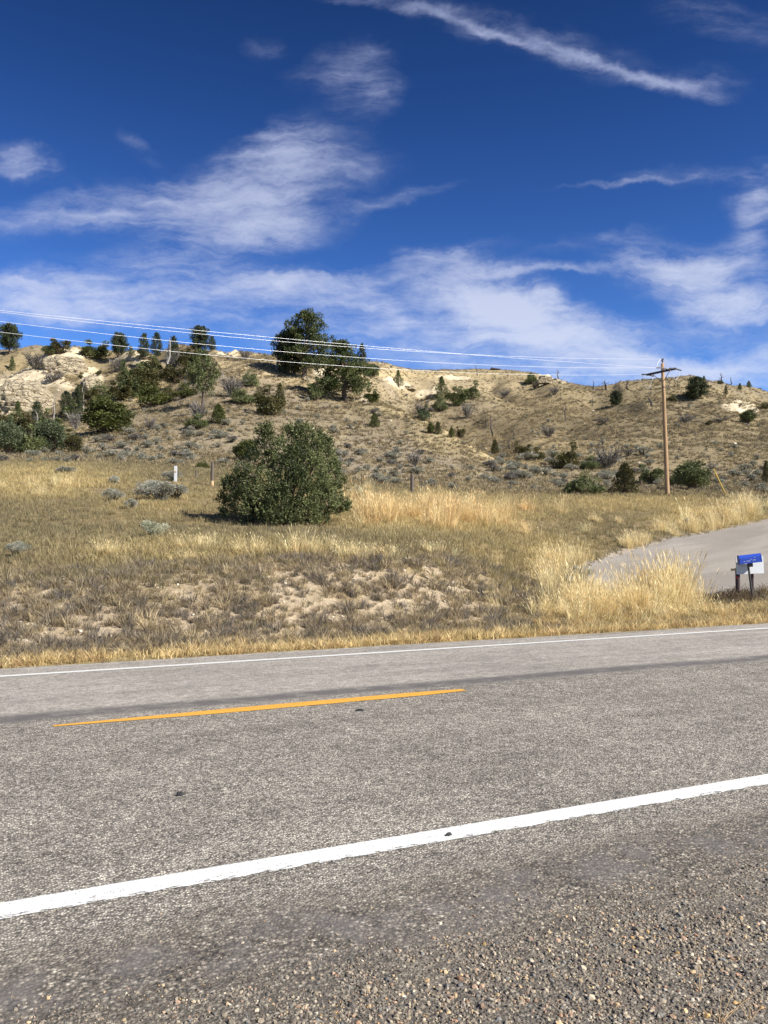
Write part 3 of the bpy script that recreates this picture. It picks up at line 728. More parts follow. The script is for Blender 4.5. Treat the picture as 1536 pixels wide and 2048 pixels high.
for (cx, cy, rx, ry, cnt, hh) in TG:
    for c_ in range(max(3, int(cnt / 11))):
        qx, qy = cx + rs.normal() * rx * .55, cy + rs.normal() * ry * .55
        p0 = ground_at(qx, min(qy, 1247), 13, 70); rad = rs.uniform(.15, .42); kh = hh * np.clip(rs.normal() * .27 + .85, .35, 1.35)
        m = int(rs.uniform(4, 15))
        for i in range(m):
            dx, dy = rs.normal(size=2) * rad * .6; x_, y_ = p0[0] + dx, p0[1] + dy
            if x_ * RN[0] + y_ * RN[1] < UE + .5: continue
            if poly_sd(np.array([x_]), np.array([y_]), DRV)[0] < .1: continue
            P.append((x_, y_, float(terr(x_, y_)))); SCL.append(kh * rs.uniform(.5, 1.12)); r2 = rs.normal() * .10
            RT.append((-dy / rad * .22 + rs.normal() * .07, dx / rad * .22 + .06 + rs.normal() * .07))
            TT.append(1 if 700 < qx < 1100 and 1000 < qy < 1070 else 0)
P = np.array(P); n = len(P); SCL = np.array(SCL)
T = tints(n, [(.86, .71, .40), (.80, .63, .32), (.88, .73, .40), (.62, .46, .22)], [3, 3, 2, 1.5], .08); To = tints(n, [(.76, .52, .24), (.80, .60, .29)], [1, 1], .08)
T = np.where((np.array(TT) == 1)[:, None] & (rs.uniform(size=(n, 1)) < .6), To, T)
scatter('tall_grass', 'tall pale straw grass in dense stands by the drive and meadow', 'grass', P, rs.uniform(0, .01, n), np.c_[np.maximum(SCL, .6), np.maximum(SCL, .6), SCL], T, rs.integers(0, 5, n), tall, np.array(RT))
# hillside grass
x, y = fan_points(150000, -.62, .62, 58, 300, 1.0)
z, px, py, u, b, ds = field(x, y)
rk = np.zeros(len(x))
for r in ROCKS: rk = np.maximum(rk, np.where(y > 115, blob(px, py, *r), 0))
dn = (.22 + .78 * sst(.40, .60, .5 * fbm(x / 5, y / 5, 4, 52) + .5 * fbm(x / 1.6, y / 1.6, 3, 58))) * (1 - .85 * sst(.25, .6, rk)) * np.where(y > 215, .5, 1.)
k = rs.uniform(size=len(x)) < dn
x, y, z, px, py = x[k], y[k], z[k], px[k], py[k]; n = len(x)
T = tints(n, [(.42, .335, .19), (.33, .262, .152), (.21, .170, .102), (.50, .405, .235), (.17, .145, .105), (.11, .095, .07)], [4, 4, 3, 2.4, 2.4, 1.8], .14)
grn = sst(.5, .7, fbm(x / 16, y / 16, 3, 53))[:, None]
T = T * np.array((.95, .94, .89)) * (1 - .22 * sst(1080, 1250, px))[:, None] * (1 - .18 * blob(px, py, 480, 860, 420, 60))[:, None]
T = T * (1 - .25 * grn) + np.array((.27, .225, .12)) * .25 * grn
scatter('hill_grass', 'tufts of pale bunch grass speckling the hill slopes', 'grass', np.c_[x, y, z], rs.uniform(0, 6.3, n), rs.uniform(.6, 1.4, n) * (.8 + .4 * sst(60, 180, y)), T, rs.integers(0, 5, n), coarse, .25)

# gravel and stones
def pebble_mesh(name, seed, flat=.65):
    bm = bmesh.new(); bmesh.ops.create_icosphere(bm, subdivisions=1, radius=1.0)
    rng = np.random.default_rng(seed); ax = rng.uniform(.75, 1.25, 3)
    for v in bm.verts:
        v.co = Vector((v.co.x * ax[0], v.co.y * ax[1], v.co.z * flat * ax[2])) * rng.uniform(.78, 1.15)
    me = bpy.data.meshes.new(name); bm.to_mesh(me); bm.free(); me.materials.append(MATS['pebble'])
    return me
peb = src_coll('pebble', [pebble_mesh('pebble', 200 + i) for i in range(8)])
GC = [(.30, .265, .215), (.20, .18, .155), (.115, .105, .098), (.40, .355, .285), (.46, .36, .23), (.34, .245, .185), (.52, .48, .41), (.17, .175, .18), (.42, .28, .13), (.30, .19, .13)]
GW = [6, 8, 7, 3, 1.4, 2.2, 1.0, 2.4, .4, .5]
v_ = rs.uniform(-3.2, 7.5, 230000); u_ = rs.uniform(1.3, 4.05, 230000)
x = v_ * RD[0] + u_ * RN[0]; y = v_ * RD[1] + u_ * RN[1]
edge = 3.25 + .35 * (fbm(x / .8, y / .8, 4, 61) - .5) + .12 * sst(0, 4, v_)
cl = fbm(x / .22, y / .22, 3, 62)
inz = u_ < edge
pr = np.where(inz, .40 + .60 * sst(.34, .5, cl), .60 * sst(.36, .60, cl) * sst(4.02, 3.3, u_)) * sst(edge + .45, edge - .75, u_).clip(.18, 1)
k = (np.abs(x / y) < .62) & (y > 2.2) & (rs.uniform(size=len(x)) < pr)
x, y, u_, inz = x[k], y[k], u_[k], inz[k]; n = len(x)
r_ = np.clip(rs.lognormal(math.log(.0047), .46, n), .0024, .0160) * (.55 + .45 * sst(3.5, 2.7, u_))
T = tints(n, GC, GW, .18) * np.array((.96, .90, .80))
scatter('shoulder_gravel', 'loose and embedded gravel chips on the near shoulder', 'gravel', np.c_[x, y, zroad(u_) + r_ * .12], rs.uniform(0, 6.3, n), r_, T, rs.integers(0, 8, n), peb, .5)
x, y = fan_points(30000, -.66, .4, 12, 24, 1.0)
z, px, py, u, b, ds = field(x, y)
k = (b > -.1) & (b < 1.15) & (px < 1120) & (ds > .2) & (rs.uniform(size=len(x)) < .08 + .75 * sst(.48, .66, fbm(x / 1.1, y / 1.1, 3, 63)))
x, y, z = x[k], y[k], z[k]; n = len(x); r_ = np.clip(rs.lognormal(math.log(.013), .55, n), .007, .06)
scatter('bank_stones', 'scattered pale stones on the bare bank', 'stones', np.c_[x, y, z + r_ * .2], rs.uniform(0, 6.3, n), r_, tints(n, [(.56, .48, .37), (.46, .38, .28), (.64, .58, .48)], [3, 3, 1]), rs.integers(0, 8, n), peb, .5)
x, y = fan_points(7000, -.62, .62, 85, 300, .8)
z, px, py, u, b, ds = field(x, y)
rk = np.zeros(len(x))
for r in ROCKS: rk = np.maximum(rk, np.where(y > 115, blob(px, py, *r), 0))
k = rs.uniform(size=len(x)) < .03 + .6 * sst(.12, .5, rk)
x, y, z = x[k], y[k], z[k]; n = len(x); r_ = np.clip(rs.lognormal(math.log(.18), .45, n), .1, .42)
scatter('hill_stones', 'pale broken stones lying around the outcrops', 'stones', np.c_[x, y, z + r_ * .1], rs.uniform(0, 6.3, n), r_, tints(n, [(.56, .48, .34), (.46, .38, .26)], [1, 1]), rs.integers(0, 8, n), peb, .4)

# ------------------------------------------------------------------ plants
def crown(name, centers, rads, per, L, Wd, mat, seed, up=.5, shell=.55, tintvar=.28):
    """leaf sprays gathered in clumps; one mesh"""
    rng = np.random.default_rng(seed); Vs = []; Ts = []
    C_ = np.repeat(np.array(centers), per, 0); R_ = np.repeat(np.array(rads), per)
    d = rdirs(len(C_), .15, rng); rr = R_ * (shell + (1 - shell) * rng.uniform(0, 1, len(C_)) ** .6) * rng.uniform(.5, 1.08, len(C_))
    p = C_ + d * rr[:, None] * np.array((1, 1, .9))
    dd = d + rdirs(len(C_), up, rng) * .9; dd /= np.linalg.norm(dd, axis=1, keepdims=True)
    V, Q = diamonds(p, dd, L * rng.uniform(.6, 1.25, len(C_)), Wd * rng.uniform(.7, 1.2, len(C_)), rng)
    t = np.repeat(rng.uniform(.15, .85, len(centers)), per) + rng.normal(size=len(C_)) * tintvar * .7
    return mesh_from(name, V, Q, mat, np.repeat(np.clip(t, 0, 1), 4))

def unit(tr, cr):
    """scale a trunk and its crown to unit height and unit width"""
    n = len(cr.vertices); v = np.empty(n * 3, np.float32); cr.vertices.foreach_get('co', v); v = v.reshape(-1, 3)
    k = np.array([.5 / np.percentile(np.abs(v[:, 0]), 99), .5 / np.percentile(np.abs(v[:, 1]), 99), 1 / np.percentile(v[:, 2], 99.8)], np.float32)
    cr.vertices.foreach_set('co', (v * k).ravel()); cr.update()
    for q in tr.vertices: q.co.z *= k[2]; q.co.x *= k[0]; q.co.y *= k[0]
    return tr, cr
def pine_meshes(tag_, base, prof, nl, per, lc, L, seed, lean=.0, mat='pine_needles', clr=.085):
    rng = np.random.default_rng(seed); mb = MB(); cs = []; rd = []
    tz = np.linspace(0, 1, 9); off = np.cumsum(rng.normal(size=(9, 2)) * .008, 0); off[0] = 0
    mb.tube([(off[i, 0], off[i, 1], tz[i] * .97 - .01) for i in range(9)], [.040 * (1 - .9 * t) + .004 for t in tz], 7)
    for i in range(nl):
        t = (i + rng.uniform(0, 1)) / nl; zb = base + (1 - base) * t * .96
        ln = .5 * np.interp(t, [a for a, _ in prof], [b_ for _, b_ in prof]) * rng.uniform(.6, 1.12)
        a = i * 2.39996 + rng.normal() * .35; ox, oy = np.interp(zb, tz, off[:, 0]), np.interp(zb, tz, off[:, 1])
        dz = ln * rng.uniform(-.12, .28) * .6
        tip = np.array([ox + ln * math.cos(a), oy + ln * math.sin(a), min(zb + dz, .985)])
        root = np.array([ox, oy, zb]); mid = (root + tip) / 2 - np.array([0, 0, ln * .08])
        mb.tube([root, mid, tip], [.010 * (1 - .6 * t) + .002, .006, .002], 4, False)
        nclump = max(2, int(lc * (ln / .5) + 1.3))
        for q_ in range(nclump):
            f = 1 - q_ * (.85 / nclump) * rng.uniform(.7, 1.1)
            c = root * (1 - f) + tip * f + rng.normal(size=3) * np.array([.02, .02, .010]); cs.append(c); rd.append(clr * rng.uniform(.65, 1.2) * (.6 + .4 * min(1, ln / .35)))
    for q_ in range(3): cs.append((off[-1, 0] + rng.normal() * .02, off[-1, 1] + rng.normal() * .02, .965 - .03 * q_)); rd.append(clr * .5)
    cs = np.array(cs); cr = crown(tag_ + '_crown', cs, rd, int(per * 1.35), L, L * .19, mat, seed + 1, .5)
    return unit(mesh_from(tag_ + '_trunk', mb.v, mb.f, 'bark'), cr)
ROUND = [(0, .55), (.2, .95), (.45, 1.0), (.7, .85), (.9, .5), (1, .2)]
SPREAD = [(0, .75), (.15, 1.0), (.4, .98), (.55, .72), (.75, .42), (1, .14)]
SPIRE = [(0, .8), (.2, 1.0), (.5, .85), (.8, .6), (1, .2)]
OVAL = [(0, .6), (.25, 1.0), (.6, 1.0), (.85, .75), (1, .35)]
CONE = [(0, 1.0), (.3, .9), (.6, .55), (.85, .28), (1, .1)]
PINES = {
 'big_round': pine_meshes('pine', .20, [(0, .6), (.18, .95), (.4, 1.0), (.6, .8), (.8, .72), (.92, .5), (1, .25)], 58, 60, 3.3, .038, 301, clr=.070),
 'big_spread': pine_meshes('pine', .17, SPREAD, 62, 60, 3.5, .040, 303, clr=.072),
 'loose': pine_meshes('pine', .30, ROUND, 34, 34, 3.0, .055, 305),
 'oval': pine_meshes('pine', .12, OVAL, 60, 40, 3.8, .06, 307, mat='pine_needles_dark'),
 'oval2': pine_meshes('pine', .22, OVAL, 54, 40, 3.8, .06, 309, mat='pine_needles_dark'),
 'spire': pine_meshes('pine', .10, SPIRE, 58, 34, 3.0, .055, 311, mat='pine_needles_dark', clr=.075),
 'spire2': pine_meshes('pine', .14, SPIRE, 50, 34, 3.0, .055, 313, mat='pine_needles_dark', clr=.075),
 'cone': pine_meshes('pine', .06, CONE, 44, 26, 2.6, .06, 315, clr=.085),
}
def juniper_meshes(tag_, n, kind, seed, per=60, L=.07, lob=.16):
    rng = np.random.default_rng(seed); mb = MB(); cs = []; rd = []
    for i in range(n):
        a = i * 2.39996; t = (i + .5) / n
        if kind == 'round':
            el = math.asin(rng.uniform(-.8, 1)); r = rng.uniform(.55, 1.0)
            c = (.36 * r * math.cos(el) * math.cos(a), .36 * r * math.cos(el) * math.sin(a), .44 + .42 * r * math.sin(el)); rr = lob * rng.uniform(.75, 1.15)
        elif kind == 'cone':
            zz = .06 + .86 * t; rw = .40 * (1 - t) ** .75 + .02
            c = (rw * math.cos(a) * rng.uniform(.5, 1), rw * math.sin(a) * rng.uniform(.5, 1), zz); rr = lob * (1.05 - .55 * t) * rng.uniform(.8, 1.1)
        elif kind == 'multi':
            stem = rng.integers(0, 4); sa = stem * 1.7 + .5; t2 = rng.uniform(0, 1); hgt = (.95, .72, .85, .6)[stem]
            c = (.24 * math.cos(sa) * (.7 + .3 * t2) + rng.normal() * .10 * (1.3 - t2), .24 * math.sin(sa) * (.7 + .3 * t2) + rng.normal() * .10 * (1.3 - t2), .08 + (hgt - .16) * t2); rr = lob * (1.1 - .5 * t2) * rng.uniform(.7, 1.1)
        else:  # low spreading
            r = math.sqrt(rng.uniform(0, 1)); c = (.40 * r * math.cos(a), .40 * r * math.sin(a), .12 + .66 * (1 - r * r) * rng.uniform(.1, 1)); rr = lob * rng.uniform(.75, 1.2)
        cs.append(c); rd.append(rr)
        mb.tube([(0, 0, -.03), (c[0] * .4, c[1] * .4, c[2] * .45), c], [.022, .012, .004], 4, False)
    mb.tube([(0, 0, -.04), (.01, .01, .2), (0, .01, .45)], [.05, .035, .012], 6)
    return unit(mesh_from(tag_ + '_trunk', mb.v, mb.f, 'bark'), crown(tag_ + '_crown', cs, rd, int(per * 1.2), L, L * .22, 'juniper_green', seed + 1, .8, .5))
JUN = {}
for i in range(3): JUN['round%d' % i] = juniper_meshes('juniper', 46, 'round', 330 + 2 * i, 120, .06)
for i in range(3): JUN['cone%d' % i] = juniper_meshes('juniper', 34, 'cone', 340 + 2 * i, 95, .06, .15)
for i in range(3): JUN['multi%d' % i] = juniper_meshes('juniper', 34, 'multi', 350 + 2 * i, 90, .06, .13)
for i in range(3): JUN['low%d' % i] = juniper_meshes('juniper', 34, 'low', 360 + 2 * i, 100, .06, .14)

def sage_mesh(seed, n=1100, L=.13):
    rng = np.random.default_rng(seed); nl = 15
    a = rng.uniform(0, 6.28, nl); r = np.sqrt(rng.uniform(0, 1, nl)) * .42; c = np.c_[r * np.cos(a), r * np.sin(a), .30 + .45 * (1 - (r / .5) ** 2) * rng.uniform(.5, 1, nl)]
    k = rng.integers(0, nl, n); d = rdirs(n, .7, rng); p = c[k] + d * rng.uniform(.02, .16, n)[:, None]
    V, Q = diamonds(p, d, L * rng.uniform(.5, 1.2, n), L * .13, rng)
    # twigs from the root
    m = 90; kk = rng.integers(0, nl, m); b = rng.normal(size=(m, 3)) * .05; b[:, 2] = -.02; dv = c[kk] - b; ln = np.linalg.norm(dv, axis=1)
    V2, Q2 = diamonds(b, dv / ln[:, None], ln, .010, rng)
    t = np.clip(np.r_[rng.uniform(.1, .9, nl)[k] + rng.normal(size=n) * .22, np.full(m, .02)], 0, 1)
    return mesh_from('sagebrush', np.r_[V, V2], np.r_[Q, Q2 + len(V)], 'sage_leaf', np.repeat(t, 4))
SAGE = [sage_mesh(400 + i) for i in range(6)]
SAGEF = [sage_mesh(420 + i, 5200, .062) for i in range(6)]
def twig_mesh(seed, n=44, spread=.5, name='bare_shrub'):
    """leafless shrub: forking grey twigs"""
    rng = np.random.default_rng(seed); Cc = []; Dd = []; Ll = []; Ww = []
    for i in range(n):
        a = rng.uniform(0, 6.28); tip = np.array([spread * math.cos(a) * rng.uniform(.3, 1), spread * math.sin(a) * rng.uniform(.3, 1), rng.uniform(.5, 1.0)])
        b = np.array([rng.normal() * .04, rng.normal() * .04, -.02]); d = tip - b; l = np.linalg.norm(d); Cc.append(b); Dd.append(d / l); Ll.append(l); Ww.append(.018)
        for j in range(9):
            f = rng.uniform(.3, .95); d2 = d / l + rng.normal(size=3) * .55; d2[2] += .15; d2 /= np.linalg.norm(d2); Cc.append(b + d * f); Dd.append(d2); Ll.append(rng.uniform(.12, .32)); Ww.append(.010)
    V, Q = diamonds(np.array(Cc), np.array(Dd), np.array(Ll), np.array(Ww), rng)
    return mesh_from(name, V, Q, 'dead_twig', np.repeat(np.clip(rng.uniform(.1, .9, len(Cc)), 0, 1), 4))
TWIG = [twig_mesh(430 + i) for i in range(4)]
def snag_mesh(seed, nb=7, bend=.03):
    rng = np.random.default_rng(seed); mb = MB(); p = [(0, 0, -.03)]; x = y = 0
    for i in range(1, 7): x += rng.normal() * bend; y += rng.normal() * bend; p.append((x, y, i / 6))
    mb.tube(p, [.032, .028, .024, .02, .015, .01, .004], 5)
    for i in range(nb):
        t = rng.uniform(.3, .95); j = int(t * 6); f = t * 6 - j; a = np.array(p[j]) * (1 - f) + np.array(p[min(j + 1, 6)]) * f; th = rng.uniform(0, 6.28); l = rng.uniform(.08, .26) * (1.2 - t)
        e = a + np.array([l * math.cos(th), l * math.sin(th), l * rng.uniform(.1, .9)])
        m = (a + e) / 2 + rng.normal(size=3) * .015
        mb.tube([a, m, e], [.010, .007, .003], 4, False)
    return mesh_from('dead_tree', mb.v, mb.f, 'grey_wood')
SNAG = [snag_mesh(450 + i, 5 + 2 * i) for i in range(5)]

def setmat(o, mat):
    o.material_slots[0].link = 'OBJECT'; o.material_slots[0].material = MATS[mat]
NTREE = [0]
def plant(name, label, cat, px, py, hpx, wpx, meshes, mat=None, group=None, ymin=55, sink=0., tilt=0., depth=1.0):
    NTREE[0] += 1
    p = ground_at(px, py, ymin); sc = p[1] / F; hh, ww = hpx * sc, wpx * sc
    e = empty(name, (p[0], p[1], p[2] - .02 * hh - sink), (NTREE[0] * 2.1) % 6.28, (ww, ww * depth, hh))
    if tilt: e.rotation_euler = (0, math.radians(tilt), 0)
    link('trunk', meshes[0], e); cr = link('crown', meshes[1], e)
    if mat: setmat(cr, mat)
    return tag(e, label, cat, group)
def single(name, label, cat, px, py, hpx, wpx, me, mat=None, group=None, ymin=55, rot=None, tilt=(0, 0)):
    NTREE[0] += 1
    p = ground_at(px, py, ymin); sc = p[1] / F
    o = link(name, me, None, tuple(p)); o.scale = (wpx * sc, wpx * sc, hpx * sc)
    o.rotation_euler = (tilt[0], tilt[1], (NTREE[0] * 1.7) % 6.28 if rot is None else rot)
    if mat: setmat(o, mat)
    return tag(o, label, cat, group)

# ---- the big juniper by the road
def big_bush():
    base = ground_at(566, 1050, 20); sc = base[1] / F
    rng = np.random.default_rng(77)
    e = empty('juniper_bush', tuple(base), 0., (1, 1, .95))
    lob = [ # px, py, r(px), depth offset (m)
     (530, 872, 15, .3), (520, 893, 18, .3), (505, 910, 16, .5), (575, 873, 22, .4), (610, 870, 22, .2), (600, 892, 28, 0), (640, 885, 17, .3), (655, 893, 18, 0), (628, 905, 28, -.3), (560, 905, 28, -.1),
     (660, 925, 26, .2), (535, 925, 24, .1), (580, 935, 36, -.6), (630, 945, 36, -.5), (668, 955, 26, .1), (480, 945, 20, .2), (468, 965, 24, .1), (500, 965, 28, -.4), (455, 985, 20, .3), (535, 975, 34, -.8), (600, 975, 38, -1.0), (650, 985, 34, -.5), (680, 985, 18, .3),
     (470, 1005, 28, -.2), (450, 1020, 16, .3), (510, 1005, 32, -.9), (560, 1012, 36, -1.2), (615, 1010, 32, -1.0), (655, 1012, 26, -.3), (690, 1015, 12, .2), (500, 1030, 24, -.5), (545, 1038, 24, -1.1), (575, 1042, 18, -1.2), (620, 1040, 24, -.9), (645, 1035, 18, -.5), (700, 1008, 6, .1), (520, 855, 9, .3), (585, 856, 10, .4), (618, 852, 8, .3), (652, 876, 8, 0),
     (480, 990, 28, 1.2), (560, 950, 38, 1.3), (620, 960, 38, 1.3), (655, 1000, 28, 1.2), (560, 1010, 36, 1.1), (600, 910, 28, 1.2), (510, 1020, 26, .9), (620, 1030, 26, .8), (534, 850, 6, .3), (526, 862, 9, .3), (598, 850, 5, .3), (640, 862, 6, .2), (660, 878, 6, 0), (690, 960, 7, .1), (445, 960, 8, .2), (437, 1000, 7, .3), (697, 1018, 7, 0), (672, 930, 10, .2), (440, 1030, 8, .2)]
    Vs, Qs, Ts = [], [], []; off = 0; mb = MB()
    for (px, py, r, dy) in lob:
        px = 567 + (px - 567) * .94; c = at(px, py, base[1] + dy) - base; R_ = r * sc * .92; c[2] = max(c[2], R_ * .75)
        ns = int(26 + 620 * R_ * R_); hh_ = rng.uniform(0, 1, ns) ** 1.15; th_ = rng.uniform(0, 6.283, ns); lx, ly = rng.normal() * .22 + c[0] * .10, rng.normal() * .15
        rr_ = R_ * 1.02 * (1 - hh_) ** .62 * (.35 + .65 * np.sin(np.pi * np.clip(hh_ + .32, 0, .5))) * rng.uniform(.62, 1.0, ns)
        d = np.c_[np.cos(th_), np.sin(th_), .35 + hh_]; d /= np.linalg.norm(d, axis=1, keepdims=True)
        c0 = c + np.c_[np.cos(th_) * rr_ + lx * R_ * hh_, np.sin(th_) * rr_ + ly * R_ * hh_, R_ * (-.85 + 2.15 * hh_)]; c0[:, 2] = np.maximum(c0[:, 2], .04)
        ax = d * .8 + rdirs(ns, .9, rng) * .6; ax /= np.linalg.norm(ax, axis=1, keepdims=True)
        st_ = np.clip(rng.uniform(.1, .85) + rng.normal(size=ns) * .24, 0, 1)
        ln = rng.uniform(.12, .26, ns) * (1 + 1.3 * (rng.uniform(size=ns) < .14) * (py < 1000))
        m = 13; f = rng.uniform(0, 1, (ns, m)); P_ = c0[:, None] + ax[:, None] * (f * ln[:, None])[..., None]
        dd = ax[:, None] + rng.normal(size=(ns, m, 3)) * .62; dd /= np.linalg.norm(dd, axis=2, keepdims=True)
        V, Q = diamonds(P_.reshape(-1, 3), dd.reshape(-1, 3), rng.uniform(.05, .10, ns * m), rng.uniform(.010, .019, ns * m), rng)
        Vs.append(V); Qs.append(Q + off); off += len(V); Ts.append(np.repeat(np.clip(np.repeat(st_, m) + rng.normal(size=ns * m) * .14, 0, 1), 4))
        mb.tube([(c[0] * .06, c[1] * .06, -.05), (c[0] * .45, c[1] * .45, c[2] * .35), tuple(c)], [.055, .032, .010], 5, False)
    # dead twigs showing through
    m = 260; d = rdirs(m, .5, rng); c0 = np.array([0, 0, 1.4]) + d * np.array([1.75, 1.6, 1.45]) * rng.uniform(.75, 1.06, m)[:, None]; c0[:, 2] = np.maximum(c0[:, 2], .1)
    V, Q = diamonds(c0, d, rng.uniform(.12, .34, m), .006, rng); link('dead_twigs', mesh_from('dead_twigs', V, Q, 'dead_twig', np.repeat(rng.uniform(.3, 1, m), 4)), e)['kind'] = 'stuff'
    cr = link('crown', mesh_from('crown', np.concatenate(Vs), np.concatenate(Qs), 'juniper_green', np.concatenate(Ts)), e)
    mb.obj('trunk', 'bark', e)
    tag(e, 'large dark green juniper bush standing alone in the roadside meadow', 'bush')
big_bush()

# ---- pines
PT = [
 (606, 758, 136, 112, 'big_round', 'tallest pine on the hill, broad rounded crown against the sky'),
 (577, 750, 92, 58, 'oval', 'dark pine tucked against the left side of the tallest pine'),
 (690, 801, 121, 108, 'big_spread', 'wide green pine with low spreading limbs, right of tallest pine'),
 (724, 732, 46, 18, 'spire2', 'slim pine poking up just right of the wide spreading pine'),
 (797, 775, 34, 20, 'cone', 'small lone cone-shaped pine on the pale slope right of big pines'),
 (404, 816, 116, 58, 'loose', 'loose green pine with bare lower trunk on the left slope'),
 (400, 706, 54, 34, 'oval', 'round-topped dark pine on the knob skyline'),
 (424, 702, 30, 16, 'spire', 'short dark pine beside the round-topped pine on the knob'),
 (20, 708, 61, 38, 'oval2', 'dark oval pine on the skyline at far left edge'),
 (237, 716, 50, 30, 'oval2', 'blocky dark pine on the left skyline with split trunk'),
 (288, 722, 55, 22, 'spire', 'left of the twin narrow pines on the left skyline'),
 (313, 718, 54, 22, 'spire2', 'right of the twin narrow pines on the left skyline'),
 (347, 722, 50, 22, 'spire', 'thin pine behind pale bare trunk on left skyline'),
 (262, 714, 21, 16, 'cone', 'tiny green pine between blocky pine and twin pines'),
 (247, 775, 56, 28, 'cone', 'blue-green pine in the draw below the blocky skyline pine'),
 (34, 846, 44, 30, 'cone', 'pointed pine against the cream cliff at far left'),
 (73, 850, 48, 26, 'spire2', 'second pointed pine below the cream cliff'),
 (132, 838, 56, 26, 'spire', 'thin pine with bare trunk left of the round green juniper'),
 (155, 835, 62, 24, 'spire2', 'tall thin pine close behind the round green juniper'),
 (884, 800, 48, 32, 'cone', 'dark pine at the top of the wooded gully'),
 (1232, 812, 31, 22, 'oval', 'small pine on the open right slope left of the pole'),
 (1392, 800, 45, 40, 'oval', 'bushy pine on the ridge right of the pole'),
]
for (px, py, h_, w_, kd, lb) in PT: plant('pine_tree', lb, 'tree', px, py, h_ * 1.03, w_ * 1.12, PINES[kd], group='pines on the hill')
